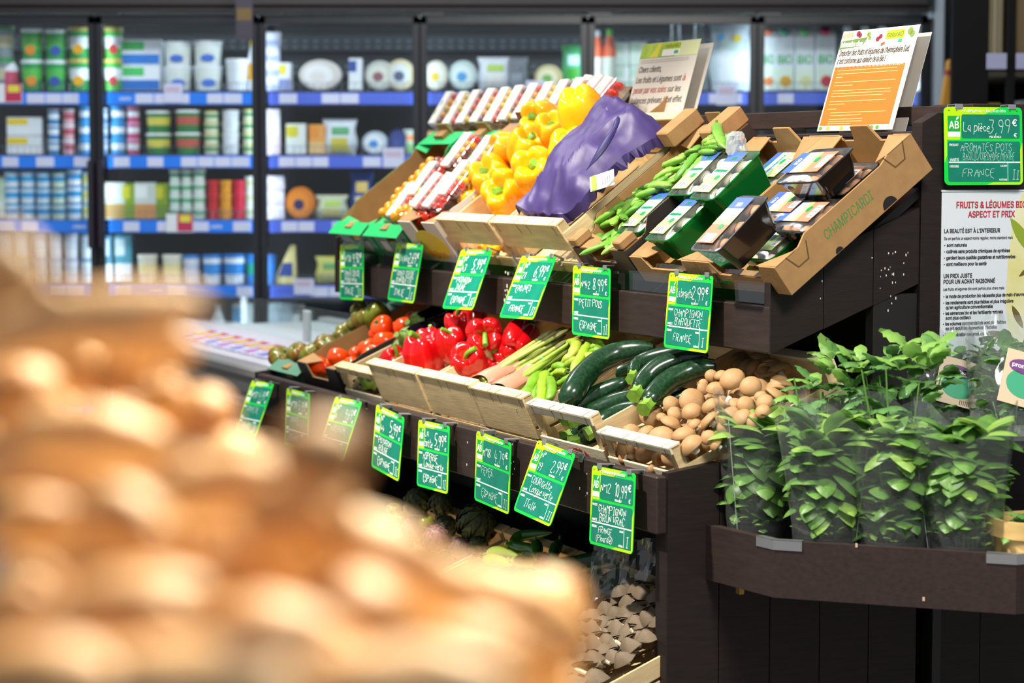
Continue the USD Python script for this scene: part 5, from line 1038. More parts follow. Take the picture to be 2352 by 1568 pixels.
for i, (T_, px, py, h, w, l, hh, pla, sh, base, rot, yaw, pitch, lab) in enumerate([
    (boxB_T := tup(.382), 1792, 388, .045, .10, .13, .055, GPL, WM, LLIME, True, 0, 0, 'green punnet of white mushrooms lying half hidden at the box back'),
    (boxB_T, 1613, 397, .105, .094, .13, .062, GPL, WM, LLIME, False, 2, 4, 'green punnet of white mushrooms in the back row beside the peas'),
    (boxB_T, 1671, 400, .118, .098, .135, .07, GPL, WM, LLIME, False, -1, 5, 'green punnet of white mushrooms in the back row, highest one'),
    (boxB_T, 1496, 487, .075, .094, .13, .06, GPL, WM, LLIME, False, 2, 2, 'green punnet of white mushrooms at the front left'),
    (boxB_T, 1563, 503, .080, .094, .13, .06, GPL, WM, LLIME, False, 0, 2, 'green punnet of white mushrooms at the front, second from left'),
    (tup(.098), 1814, 474, .062, .128, .095, .045, BPL, BM, LKRAFT, True, 0, 0, 'black punnet of brown mushrooms in the middle left of the near box'),
    (tup(.098), 1937, 414, .058, .128, .095, .045, BPL, BM, LKRAFT, True, 0, 0, 'black punnet of brown mushrooms at the back right by the box wall'),
    (tup(.098), 1854, 496, .058, .128, .095, .045, BPL, BM, LKRAFT, True, 0, 0, 'black punnet of brown mushrooms in the front right by the box wall'),
    (tup(.098), 1872, 383, .115, .132, .10, .048, BPL, BM, LKRAFT, True, 3, 0, 'black punnet of brown mushrooms lying on top at the back'),
    (tup(.098), 1772, 562, .030, .12, .09, .03, GPL, WM, LLIME, True, 0, 0, 'green labelled punnet lowest in the near box behind the front wall'),
    (tup(.25), 1682, 510, .130, .10, .14, .062, BPL, BM, LKRAFT, False, 0, 6, 'black punnet of brown mushrooms propped up at the front between boxes')]):
    P = pick(T_, px, py, h); punnet(T_ @ tr(P[0], P[1], h - hh) @ rz(yaw) @ rx(pitch), w, l, hh, pla, sh, lab, base, rot, i)
# ---------------------------------------------------------------- sleeved punnets of cherry tomatoes
CT = [mat('#e8920c', .22, var=.1, scale=40, coat_weight=.2), mat('#c8280c', .22, var=.1, scale=40, coat_weight=.2), mat('#6d2a1c', .25, coat_weight=.2), mat('#d9b414', .25, coat_weight=.2)]
CARD = mat('#efe9e2', .5); PGRN = mat('#7cb848', .5)
def tompack(v, M, label, group):
    t = thing('tomato_punnet', label, 'punnet', M, group); w, l, h = .098, .14, .048; rg = np.random.default_rng(v)
    part(t, 'tray', shell(w, l, h * .6, .86), WRAP, smooth=30)
    for i in range(4):
        for j in range(5):
            if i < 1: continue
            part(t, 'cherry_tomato', mv(ball(.0125, 10, 6), tr(-.036 + i * .0245 + rg.normal(0, .001), -.054 + j * .0265 + rg.normal(0, .0015), .033 + (.004 if i == 2 else 0)) @ sc(1, 1.08, .95)), CT[[0, 1, 3, 1, 2][int(rg.integers(5))] if v < 3 else 1], smooth=True)
    part(t, 'sleeve', bx(-w / 2 - .001, -l / 2 - .003, h - .012, w * -.02, l / 2 + .003, h + .002, .004), CARD, 'white card sleeve')
    part(t, 'sleeve_side', bx(-w / 2 - .002, -l / 2 - .003, .004, -w / 2 + .004, l / 2 + .003, h - .008, .002), CARD)
    part(t, 'sleeve_print', [mv(printed('bio', .014, .018, True), tr(-.036, -.03, h + .002) @ rz(90)), bx(-.034, .01, h + .0015, -.026, .03, h + .0026, .0003)], PGRN, 'green print')
    a, b = np.meshgrid(np.linspace(0, 1, 8), np.linspace(-1, 1, 12), indexing='ij')
    part(t, 'film', grid(np.stack([w * -.03 + a * w * .54, b * l * .5, h * (1.02 - .4 * a ** 4) + .002 * meshkit.fbm(np.stack([a * 4, b * 5, a * 0 + v], -1), 2, v)], -1)), WRAP, smooth=40); return t
pk = Kind(tompack, 4); GPK = 'sleeved punnets of cherry tomatoes'
BACKX = [(1050, 268), (1083, 268), (1114, 265), (1147, 263), (1180, 261), (1213, 257), (1246, 254), (1282, 251), (1318, 246), (1352, 243)]
for i, (px, py) in enumerate(BACKX):
    T_ = bkT[0]; P = pickw(T_, px, py, .06); Q = ST @ rx(58); Q[:3, 3] = P
    pk.put(Q @ rz(-1 + i % 3) @ sc(.95, .74, 1), f'white sleeved tomato punnet in the back row, {ORD[i]} from the left', GPK, v=i % 3)
for i, (px, py) in enumerate([(1362, 240), (1386, 240), (1408, 246)]):
    Q = ST @ rx(50); Q[:3, 3] = pickw(bkT[2], px, py, .06 + .004 * i); pk.put(Q @ rz(-6) @ sc(.95, .74, 1), f'film wrapped red tomato punnet behind the peppers, {ORD[i]} of three', GPK, v=3)
for px, py, h, T_, yaw, v, w in ((1084, 367, .12, whT, 0, 0, 'sleeved tomato punnet at the top of the white carton'), (1135, 375, .12, whT, 0, 1, 'sleeved tomato punnet beside the peppers at the top'), (1006, 432, .10, g1T, 3, 2, 'sleeved tomato punnet beside the loose cherry tomatoes'), (1079, 432, .11, whT, 0, 1, 'sleeved tomato punnet beside the peppers, lower one'),
                               (958, 480, .08, g1T, 4, 3, 'sleeved tomato punnet at the front of the green carton'), (1012, 462, .10, whT, -6, 3, 'tomato punnet on its side in crinkled film, left one'), (1042, 462, .10, whT, -4, 3, 'tomato punnet in crinkled film at the front of the white carton')):
    Q = T_.copy(); Q[:3, 3] = pickw(T_, px, py, h); pk.put(Q @ rx(14) @ rz(yaw) @ sc(.92, .74, .92), w, GPK, v=v)
def cherry(v, M, label, group):
    t = thing('cherry_tomato', label, 'cherry tomato', M, group); part(t, 'skin', mv(ball(1, 14, 9), sc(1, 1, 1.12)), [CT[0], mat('#f0980a', .22, coat_weight=.2), CT[1], CT[2]][v], smooth=True); return t
ck = Kind(cherry, 4); rg = np.random.default_rng(9)
n = 0
for row in range(17):
    f = row / 16
    A, B = np.array([882, 488]) + f * (np.array([990, 372]) - [882, 488]), np.array([948, 500]) + f * (np.array([1062, 375]) - [948, 500])
    for k in range(5):
        q = A + (B - A) * ((k + .5 * (row % 2)) / 5) + rg.normal(0, 1.2, 2); h = .10 + .02 * f + rg.uniform(-.006, .008)
        ck.put(tr(*pickw(g2T, *q, h)) @ basis(rg.normal(0, 1, 3)) @ sc(.0132), 'small orange cherry tomato loose in the farthest green carton' if row < 15 or k not in (1, 2) else 'dark red cherry tomato at the top of the loose heap', 'loose orange cherry tomatoes' if row < 15 or k not in (1, 2) else 'loose dark cherry tomatoes', v=(n % 2) if row < 15 or k not in (1, 2) else 2 + n % 2); n += 1
for i, (px, py) in enumerate([(982, 498), (1000, 492), (1022, 500), (965, 500)]):
    ck.put(tr(*pickw(whT, px, py, .10)) @ sc(.0145), f'red tomato in crinkled film at the white carton front, {ORD[i]}', 'red tomatoes at the carton front', v=2)
# bag of crinkled film behind the peas
part(thing('crinkled_film', 'ball of crinkled clear film between the peas and the mushroom boxes', 'plastic film', tr(*pickw(peaT, 1693, 335, .14))), 'film', disp(mv(ball(1, 24, 14), sc(.022, .022, .03)), .012, 60, 3), film('foil_film', (.85, .87, .88), rough=.1, ior=2.2, haze=.25), smooth=15)
# ---------------------------------------------------------------- goods in the fridge
def lathe_thing(t, prof, m, nm='body'): part(t, nm, lathe(prof, 20), m, smooth=40)
CM = {}
def cm(h, rough=.45): return mat(h, rough)
def goods(kind, px, top, bot, w, cols, label, group, yd=9.13, M=None):
    """One packet of the fridge: seen from column px, rows top to bot of the photograph, w pixels wide."""
    B = at_depth(px, bot, yd); k = (B - CAM) @ fw / FPX; W_, H_ = w * k, (bot - top) * k; r = W_ / 2
    nm = {'tub': 'yogurt_tub', 'pot': 'yogurt_pot', 'box': 'dairy_box', 'carton': 'drink_carton', 'bottle': 'drink_bottle', 'round': 'cheese_round', 'bag': 'cheese_bag', 'wedge': 'cheese_wedge', 'pouch': 'milk_pouch', 'glass': 'glass_bottle'}[kind]
    ct = {'tub': 'yogurt tub', 'pot': 'yogurt pot', 'box': 'box', 'carton': 'carton', 'bottle': 'bottle', 'round': 'cheese', 'bag': 'bag', 'wedge': 'cheese', 'pouch': 'pouch', 'glass': 'bottle'}[kind]
    t = thing(nm, label, ct, tr(*B) @ rz(random.Random(int(px * 7 + top)).uniform(-5, 5)), group); c = [cm(x) for x in cols] + [cm(cols[-1])] * 4
    if kind in ('tub', 'pot'):
        part(t, 'body', lathe([(0, 0), (r * .84, 0), (r * .86, H_ * .02), (r * .97, H_ * .88), (r * .9, H_ * .885), (0, H_ * .885)], 20), c[0], smooth=40)
        part(t, 'lid', lathe([(0, H_ * .88), (r, H_ * .88), (r * 1.02, H_ * .90), (r * 1.0, H_ * .99), (r * .9, H_), (0, H_ * .99)], 20), c[1], smooth=40)
        part(t, 'label_band', lathe([(r * .905, H_ * .34), (r * .952, H_ * .70)], 20), c[2], smooth=True)
        if len(cols) > 3: part(t, 'fruit_print', mv(extr(disc(r * .5, H_ * .16), .002), m4([1, 0, 0], [0, 0, 1], [0, -1, 0], (r * .1, -r * .93, H_ * .30))), c[3])
    elif kind in ('box', 'carton'):
        hb = H_ if kind == 'box' else H_ * .86
        part(t, 'body', bx(-r, 0, 0, r, min(.12, W_ * 1.1), hb, .003), c[0])
        part(t, 'front_print', bx(-r * .96, -.0012, hb * .04, r * .96, .001, hb * .42, .0004), c[1]); part(t, 'front_print', bx(-r * .96, -.0012, hb * .58, r * .2, .001, hb * .92, .0004), c[2])
        if kind == 'carton':
            d = min(.12, W_ * 1.1); part(t, 'gable_top', side([(0, hb), (d, hb), (d * .55, H_), (d * .45, H_)], -r, r), c[0])
            part(t, 'screw_cap', mv(lathe([(0, 0), (r * .42, 0), (r * .42, .018), (0, .018)], 14), tr(0, d * .2, hb + .012) @ rx(35)), c[3])
            part(t, 'carton_lettering', mv(printed('BiO', .034, W_ * .78, True, depth=.0008), m4([1, 0, 0], [0, 0, 1], [0, -1, 0], (-r * .78, -.0014, hb * .50))), cm('#1fae54'))
            part(t, 'fruit_print', mv(extr(disc(r * .62, r * .6), .0012), m4([1, 0, 0], [0, 0, 1], [0, -1, 0], (r * .1, -.0014, hb * .17))), c[4] if len(cols) < 5 else cm(cols[4]))
    elif kind == 'bottle':
        part(t, 'body', lathe([(0, 0), (r, 0), (r, H_ * .66), (r * .55, H_ * .82), (r * .4, H_ * .9), (0, H_ * .9)], 18), c[0], smooth=40)
        part(t, 'cap', lathe([(0, H_ * .9), (r * .46, H_ * .9), (r * .46, H_), (0, H_)], 14), c[1]); part(t, 'label_band', lathe([(r * 1.01, H_ * .2), (r * 1.01, H_ * .55)], 18), c[2], smooth=True)
    elif kind == 'glass':
        part(t, 'body', lathe([(0, 0), (r, 0), (r, H_ * .45), (r * .5, H_ * .75), (r * .36, H_), (r * .33, H_), (r * .46, H_ * .75), (r * .95, H_ * .45), (r * .95, .004), (0, .004)], 18), film_glass, smooth=40); part(t, 'cap', lathe([(0, H_), (r * .42, H_ * .98), (r * .42, H_ * 1.04), (0, H_ * 1.04)], 12), c[0])
    elif kind == 'round':
        d = .045; rr = min(r, H_ / 2)
        pr = np.array([(0, 0), (.9, 0), (1, .15), (1, .85), (.9, 1), (0, 1)]) * [1, d]
        part(t, 'wheel', mv(lathe(pr, 26), m4([r, 0, 0], [0, 0, H_ / 2], [0, -1, 0], (0, d, H_ / 2))), c[0], smooth=40)
        part(t, 'front_label', mv(extr(disc(r * .7, H_ * .35, 22), .001), m4([1, 0, 0], [0, 0, 1], [0, -1, 0], (-r * .08, -.0002, H_ * .5))), c[1]); part(t, 'printed_patch', mv(extr(disc(r * .36, H_ * .16), .0008), m4([1, 0, 0], [0, 0, 1], [0, -1, 0], (-r * .1, -.0014, H_ * .46))), c[2])
    elif kind in ('bag', 'pouch'):
        a, b = np.meshgrid(np.linspace(-1, 1, 12), np.linspace(0, 1, 12), indexing='ij'); q = np.stack([a * r * (1 - .08 * np.cos(b * 9)), -.035 * (1 - a ** 4) * np.sin(np.pi * np.clip(b * 1.02, 0, 1)) ** .6 + .03, b * H_], -1)
        q2 = q.copy(); q2[..., 1] = .06 - q[..., 1]
        part(t, 'bag_body', cat_([grid(q), grid(q2[::-1])]), c[0], smooth=50)
        def onb(x0, x1, z0, z1, nm, m):
            aa, bb = np.meshgrid(np.linspace(x0, x1, 6), np.linspace(z0, z1, 6), indexing='ij'); part(t, nm, grid(np.stack([aa * r * .95, -.035 * (1 - aa ** 4) * np.sin(np.pi * bb) ** .6 + .0285, bb * H_], -1)), m, smooth=True)
        onb(-.6, .75, .12, .48, 'printed_label', c[1]); onb(-.5, .6, .56, .78, 'printed_patch', c[2])
        if kind == 'pouch':
            part(t, 'spout', mv(lathe([(0, 0), (.008, 0), (.008, .02), (0, .02)], 10), tr(-r * .6, .03, H_ * .95)), c[1])
            part(t, 'printed_dot', [mv(extr(disc(r * .2, r * .2), .001), m4([1, 0, 0], [0, 0, 1], [0, -1, 0], (-r * .5, -.006, H_ * .76)))], cm('#4aa8e0')); part(t, 'printed_dot', [mv(extr(disc(r * .2, r * .2), .001), m4([1, 0, 0], [0, 0, 1], [0, -1, 0], (r * .3, -.006, H_ * .74)))], cm('#e8d21c'))
    elif kind == 'wedge':
        part(t, 'wedge', extr([(-r, 0), (r, .01), (r * .9, .08), (r * .5, .09)], H_ * .99) if False else mv(extr([(-r, 0), (r, 0), (r * .9, H_), (r * .55, H_)], .06), m4([1, 0, 0], [0, 0, 1], [0, -1, 0], (0, .07, 0))), c[0]); part(t, 'printed_label', mv(extr([(-r * .5, H_ * .2), (r * .7, H_ * .2), (r * .7, H_ * .55), (-r * .1, H_ * .55)], .001), m4([1, 0, 0], [0, 0, 1], [0, -1, 0], (0, .0095, 0))), c[1])
    return t
film_glass = film('bottle_glass', (.9, .95, .93), rough=.05, haze=.06)
ROW = {1: 'top', 2: 'second', 3: 'third', 4: 'fourth', 5: 'fifth'}; BOT = {1: 208, 2: 356, 3: 504, 4: 653, 5: 800}
DOOR = ['first', 'first', 'second', 'third', 'fourth', 'fifth', 'sixth']
PXP = [0, 225, 598, 966, 1350, 1738, 2140]
_seen = {}
def stock(row, kind, px, top, w, cols, desc, n=1, gap=0):
    door = DOOR[1 + max(i for i in range(6) if PXP[i] <= px + 4)]; bot = BOT[row]; hh = (bot - top) / n
    for k in range(n):
        if n > 1: pos = (['lower', 'upper'] if n == 2 else ['bottom', 'middle', 'top'] if n == 3 else ['bottom', 'second', 'third', 'top'])[k] + ' of stack'
        else: pos = ''
        lab = f'{desc}, {pos + ", " if pos else ""}{ROW[row]} shelf, {door} fridge door'
        c = _seen[lab] = _seen.get(lab, 0) + 1
        if c > 1: lab = f'{desc}, {pos + ", " if pos else ""}{ORD[c - 1]} such along {ROW[row]} shelf, {door} door'
        b = bot - k * hh; goods(kind, px, b - hh + 1, b, w, cols, lab, 'packets on the fridge shelves')
W_, Y_, G_ = '#e6ecf2', '#e8c21c', '#1f9a4a'
for a in [
    (1, 'tub', 12, 60, 42, ['#7f8f92', G_, '#c9c2a0'], 'grey tub with green lid', 2), (1, 'bottle', 22, 128, 40, [W_, '#2aa86c', '#c9486a'], 'white bottle with green cap'), (1, 'tub', 74, 66, 50, [G_, '#e9f0f6', '#5ac04a', '#e8902c'], 'green yogurt tub with orange print', 2), (1, 'tub', 129, 68, 50, [G_, '#e9f0f6', '#4ab84a', '#2c4fa8'], 'green yogurt tub with blue fruit print', 2), (1, 'tub', 183, 63, 50, [G_, '#d8c060', '#e9f0f6', '#f0b41c'], 'yellow lidded yogurt tub', 2),
    (1, 'tub', 262, 63, 42, ['#4ab84a', '#d8c060', '#e9f0f6', '#b8302c'], 'yogurt tub with red fruit print', 2), (1, 'box', 322, 90, 92, [W_, '#1272cc', '#3fc060'], 'blue and white multipack', 2), (1, 'tub', 409, 96, 64, ['#e4ece9', '#eef3f4', '#dfe8e0', '#3a6fd0'], 'white square tub with blue motif', 2), (1, 'tub', 478, 94, 66, ['#e4ece9', '#eef3f4', '#dfe8e0', '#3a6fd0'], 'white tub with green stripe', 2), (1, 'tub', 545, 135, 52, [W_, '#f0f4f6', '#dfe6ea'], 'single plain white tub'), (1, 'bottle', 578, 94, 16, [W_, Y_, '#e0a020'], 'slim white bottle with yellow cap'),
    (1, 'box', 626, 72, 30, ['#dfe4f4', '#a8b0d8', '#e9ecf6'], 'small white box', 4), (1, 'box', 654, 143, 28, ['#e6e8ec', '#8a94c8', '#e0d020'], 'white box with yellow dot'), (1, 'round', 735, 136, 98, ['#d8d4cc', '#f0f0ee', '#e6e2dc'], 'large white wrapped cheese'), (1, 'box', 816, 133, 30, [W_, '#e8f0f0', '#2a4fa0'], 'upright white box with blue panel'), (1, 'round', 872, 138, 70, ['#b8bcb4', '#d4d8cc', '#8a5a60'], 'round cheese in clear dome'), (1, 'round', 920, 135, 68, ['#c8bc98', '#c4cccc', '#46506c'], 'round cheese with dark label'),
    (1, 'round', 1002, 138, 56, ['#d4d0bc', '#e4e8dc', '#e0c03a'], 'round cheese with yellow label'), (1, 'round', 1064, 138, 66, ['#bcd0cc', '#dcece8', '#4aa0d8'], 'round cheese with blue lettering'), (1, 'bag', 1136, 130, 74, ['#dfe6ee', '#f0f0e8', '#a8c84a'], 'white cheese bag with green corner'), (1, 'bag', 1186, 130, 50, ['#7a8088', '#9aa2aa', '#585e68'], 'grey shiny bag'), (1, 'round', 1260, 148, 66, ['#c8bc84', '#e6e2bc', '#6fae50'], 'round cream cheese with pale rind'), (1, 'bag', 1316, 103, 50, ['#4aac6c', '#3aa02a', '#bfe0ee'], 'green and blue bag'),
    (1, 'bottle', 1373, 70, 28, ['#e86a40', '#c8ced8', '#e9e4e0'], 'orange juice bottle'), (1, 'bottle', 1400, 68, 30, ['#e06a44', '#5ac04a', '#d8e0d0'], 'orange bottle with green neck'), (1, 'box', 1428, 97, 36, ['#e2f0ea', '#d4ece0', '#bfe2cc'], 'white green trimmed box', 2), (1, 'box', 1466, 95, 38, ['#e2f0ea', '#d4ece0', '#bfe2cc'], 'white green trimmed box beside it', 2), (1, 'glass', 1551, 48, 46, ['#9ab0c8'], 'clear glass bottle, left one'), (1, 'glass', 1604, 46, 46, ['#9ab0c8'], 'clear glass bottle, right one'), (1, 'pouch', 1678, 46, 92, ['#dcebf4', '#eef6fa', '#cfe4e0'], 'white milk pouch with dots'), (1, 'bag', 1718, 60, 40, ['#dcebf4', '#e6f0f6', '#d4e4ec'], 'white milk pouch behind it'),
    (1, 'carton', 1764, 64, 34, [W_, '#dff0dc', W_, '#e8703a', '#e8843a'], 'fruit drink carton with orange cap'), (1, 'carton', 1802, 64, 44, [W_, '#dff0dc', W_, '#129a84', '#e0a814'], 'fruit drink carton with teal cap'), (1, 'carton', 1848, 64, 44, [W_, '#dff0dc', W_, '#3cc05a', '#d8dca0'], 'fruit drink carton with green cap'), (1, 'carton', 1896, 62, 46, [W_, '#dff0dc', W_, '#d8386a', '#d0484a'], 'fruit drink carton with pink cap'), (1, 'bottle', 1944, 62, 34, [W_, '#e9eef4', '#d8e8dc'], 'white bottle behind the orange notice'), (1, 'bottle', 1984, 62, 34, [W_, '#e9eef4', '#d8e8dc'], 'white bottle behind the orange notice'), (1, 'bottle', 2024, 62, 34, [W_, '#e9eef4', '#d8e8dc'], 'white bottle behind the orange notice'), (1, 'box', 2104, 120, 22, ['#dfeee0', '#e9e4f0', '#b4d848'], 'white and green box at the far end'),
    (2, 'box', 56, 268, 80, ['#dfe6ea', '#e6e9ea', '#e8c814'], 'yellow and white pack', 2), (2, 'pot', 124, 250, 28, ['#2a86c0', W_, '#e4ecf2'], 'blue and white pot', 3), (2, 'pot', 158, 250, 28, ['#d8a8b0', W_, '#b84a5a'], 'pink and white pot', 3), (2, 'pot', 196, 243, 30, ['#2a8fd0', '#3aa0dc', W_], 'blue pot with white base', 3), (2, 'pot', 240, 248, 16, ['#6a9ac8', W_, '#cfe0ee'], 'narrow blue pot', 3), (2, 'pot', 272, 243, 34, ['#2a8fd0', '#3aa0dc', W_], 'wide blue pot', 3), (2, 'pot', 307, 243, 30, ['#c04a78', '#dfa8c4', W_], 'pink printed pot', 3), (2, 'tub', 365, 254, 58, ['#2a7a3c', '#eef2ee', '#d8cc50'], 'green jar with yellow print', 2), (2, 'tub', 432, 252, 60, ['#2a7a3c', '#eef2ee', '#c05a4a'], 'green jar with red print', 2), (2, 'pot', 486, 254, 36, ['#e6e8d0', '#d8d460', '#5a9a5a'], 'white pot with yellow stripe', 4), (2, 'pot', 530, 252, 40, [W_, '#eef2f4', '#e2e8ea'], 'plain white pot', 4), (2, 'pot', 571, 250, 26, ['#dfe4c8', '#e0d84a', '#4f9a5a'], 'white and green pot', 4),
    (2, 'box', 627, 250, 34, ['#e9e2ee', '#e0cad8', '#eee6f0'], 'tall pinkish white box'), (2, 'box', 680, 283, 46, ['#e4e8dc', '#dfe6e4', '#d8cc28'], 'white box with yellow patch'), (2, 'box', 728, 285, 36, ['#e8a04a', '#e6c080', '#e8902c'], 'orange pack'), (2, 'bag', 780, 272, 76, ['#dce4ec', '#d8cc4a', '#3f9a5a'], 'white bag with yellow label'), (2, 'round', 861, 300, 60, ['#b8c4d0', '#e0e6ea', '#3a90d8'], 'round cheese with blue label'), (2, 'round', 912, 295, 44, ['#1f2f66', '#28387a', '#3a4a8a'], 'navy blue round pack'), (2, 'bag', 942, 296, 32, ['#c8d4cc', '#8ac07a', '#e08a3a'], 'white and green cheese bag'), (2, 'box', 1000, 300, 34, ['#b08a4a', '#a07a3a', '#c8a060'], 'brown pack half hidden by the cartons'),
    (3, 'box', 5, 405, 18, ['#cfe0c8', '#dfe8d8', '#b8d0b0'], 'pale green box'), (3, 'pot', 28, 392, 35, ['#dfe9ee', '#2a9ad0', '#2aa0d8'], 'white and blue pot', 3), (3, 'pot', 64, 392, 35, ['#d8e4ea', '#2a9ad0', '#2aa0d8'], 'white and blue pot next in line', 3), (3, 'pot', 100, 393, 36, ['#c8dce4', '#1f86c0', '#1f8fc8'], 'deeper blue pot', 3), (3, 'pot', 136, 393, 35, ['#cfe0c0', '#1f80b8', '#2a8fc0'], 'greenish blue pot', 3), (3, 'pot', 171, 386, 36, ['#dfe9ee', '#1f80c0', '#1f8fd0'], 'tall blue pot', 3), (3, 'pot', 200, 392, 22, ['#dfe6c8', '#2a9ad0', '#d8dc6a'], 'blue pot at the door edge', 3),
    (3, 'box', 263, 418, 52, ['#c4ccc4', '#a8843a', '#e2e4de'], 'grey white carton pack'), (3, 'box', 296, 420, 30, ['#7f9c1c', '#6f8c18', '#c8c41c'], 'lime green pack'), (3, 'box', 334, 418, 50, ['#c4ccc4', '#c88a4a', '#e2e4de'], 'grey white carton pack with orange print'), (3, 'box', 372, 420, 30, ['#7f9c1c', '#6f8c18', '#c8c41c'], 'lime green pack on the right'), (3, 'pot', 402, 388, 26, ['#d8e6da', '#e6eee8', '#5aa87a'], 'white pot with green ring', 4), (3, 'pot', 429, 388, 26, ['#d8e6da', '#e6eee8', '#5aa87a'], 'white pot with green ring, middle row', 4), (3, 'pot', 458, 386, 30, ['#dfe8de', '#e9efe9', '#7ab890'], 'wider white pot', 4), (3, 'pot', 490, 413, 28, ['#c8141c', '#d8202c', '#b81018'], 'red pot', 3), (3, 'pot', 519, 413, 30, ['#e89a0c', '#e8a41c', '#d88c08'], 'amber pot', 3), (3, 'pot', 549, 413, 30, ['#d80838', '#e01848', '#c80430'], 'crimson pot', 3), (3, 'pot', 575, 404, 26, ['#e2e6d8', '#eef0ea', '#c8d4a8'], 'creamy white pot', 3),
    (3, 'box', 632, 403, 42, ['#e2dcea', '#d8cce0', '#ece6f2'], 'lilac white box', 3), (3, 'round', 690, 428, 68, ['#d87a14', '#e88a1c', '#2a1f5a'], 'orange round cheese with dark label'), (3, 'bag', 762, 447, 70, ['#d0d8b8', '#e0dc8a', '#a8cc3a'], 'pale bag with green print'), (3, 'bag', 830, 392, 52, ['#123a8a', '#e6dcc0', '#d8bc60'], 'dark blue bag with cream label'), (3, 'bag', 888, 420, 50, ['#c4ccd0', '#d4dcd0', '#b0bcc0'], 'whitish bag beside the cherry tomatoes'),
    (4, 'pot', 12, 535, 32, ['#d8dce4', '#a8b4d0', '#c0ccd8'], 'white pot seen through blur', 2), (4, 'pot', 48, 533, 32, ['#e0e4e4', '#d8cc80', '#d0d8d8'], 'white pot with yellow cap', 2), (4, 'pot', 92, 533, 32, ['#e0e4ea', '#b8c0d8', '#d0d8e0'], 'white pot in the left row', 2), (4, 'pot', 128, 533, 32, ['#e0e4ea', '#b8c0d8', '#d0d8e0'], 'white pot in the left row, next', 2), (4, 'pot', 164, 533, 34, ['#e0e4ea', '#b8c0d8', '#d0d8e0'], 'white pot in the left row, larger', 2), (4, 'pot', 200, 533, 30, ['#e0e8ea', '#6a9ab8', '#c8d8e0'], 'white pot at the door edge', 2), (4, 'box', 248, 540, 22, ['#3a7a90', '#cfe0e4', '#d8e4e8'], 'teal pack'), (4, 'box', 284, 538, 38, ['#4a94a8', '#dfe8ec', '#c8dce0'], 'teal and white pack'), (4, 'tub', 340, 583, 46, ['#e6e0c8', '#f0ead8', '#e6dca0'], 'cream yogurt tub'), (4, 'tub', 396, 583, 46, ['#e6e0c8', '#f0ead8', '#e6dca0'], 'cream yogurt tub on the right'), (4, 'tub', 440, 584, 40, ['#e4e8f0', '#3a86d0', '#c8d0e4'], 'white tub with blue lid'), (4, 'tub', 488, 583, 46, ['#e4ecf4', '#1f7fd0', '#2a8fdc'], 'blue and white tub'), (4, 'tub', 538, 582, 50, ['#e4ecf4', '#0f78cc', '#1484d8'], 'bright blue tub'), (4, 'tub', 580, 582, 30, ['#1484d8', '#0f78cc', '#12a88a'], 'blue tub at the door edge'),
    (4, 'tub', 622, 582, 28, ['#1464b0', '#0f58a0', '#1a70c0'], 'deep blue tub'), (4, 'wedge', 652, 562, 56, ['#d8cc8a', '#2a3f86'], 'cheese wedge with blue label'), (4, 'bag', 756, 588, 60, ['#d0cc6a', '#d8d48a', '#4a9a4a'], 'yellow bag with green print'), (5, 'bottle', 500, 698, 32, [W_, '#d8dce0', '#e0e4e8'], 'white bottle behind the chest freezer'), (5, 'box', 556, 696, 44, ['#e2e8ec', '#d8e4ec', '#5aa8dc'], 'white box with blue stripe'), (5, 'box', 645, 695, 56, ['#a8b4be', '#b4c0c8', '#a0acb8'], 'pale grey box'), (5, 'bag', 680, 698, 34, ['#c4ccc8', '#d8d48a', '#dfe4e0'], 'white bag with yellow label'), (5, 'round', 736, 735, 60, ['#b0c0c0', '#d0e0d8', '#8ac0a0'], 'round pale cheese')]:
    stock(*a)
# promotional cards clipped to the shelf edges
for px, py, w, h, lab in ((18, 214, 66, 44, 'pink and yellow offer card at the left end of the top shelf'), (413, 512, 62, 42, 'pink and yellow offer card on the third shelf'),):
    P = at_depth(px, py, 9.055); k = (P - CAM) @ fw / FPX; t = thing('offer_card', lab, 'offer card', tr(*P)); w, h = w * k, h * k
    part(t, 'card', bx(-w / 2, 0, -h / 2, w / 2, .0015, h / 2, .0004), white); part(t, 'pink_print', bx(-w * .1, -.0008, -h * .45, w * .48, 0, h * .5, .0003), promo); part(t, 'yellow_flash', bx(0, -.0016, h * .05, w * .4, -.0008, h * .42, .0003), promoy)
for px, py, w, h, lab in ((398, 214, 42, 44, 'white notice card on the top shelf edge of the second door'), (1230, 205, 44, 40, 'white notice card on the top shelf edge of the fourth door'), (904, 362, 48, 44, 'white notice card on the second shelf edge'), (1668, 218, 46, 46, 'white notice card below the milk pouches'), (698, 658, 46, 36, 'white notice card on the fourth shelf edge')):
    P = at_depth(px, py, 9.055); k = (P - CAM) @ fw / FPX; t = thing('notice_card', lab, 'notice card', tr(*P), 'white cards on the fridge shelf edges'); w, h = w * k, h * k
    part(t, 'card', bx(-w / 2, 0, -h / 2, w / 2, .0015, h / 2, .0004), TICK); part(t, 'print_line', [bx(-w * .4, -.0008, h * f, w * .36, 0, h * (f + .05), .0002) for f in (.05, .16, .27)], mat('#c88a9a', .6), kind='stuff')
P = at_depth(561, 45, 8.6); k = (P - CAM) @ fw / FPX
t = thing('hanging_sign', 'narrow hanging sign with an ochre stripe in front of the fridge', 'hanging sign', tr(*P)); part(t, 'panel', bx(-20 * k, 0, -48 * k, 20 * k, .004, 120 * k, .001), mat('#241f2c', .6)); part(t, 'ochre_stripe', bx(-17 * k, -.001, -2 * k, 17 * k, 0, 26 * k, .0004), mat('#54400f', .6)); part(t, 'rod', tube([(0, .002, 120 * k), (0, .002, 260 * k)], .004, 6), FR)
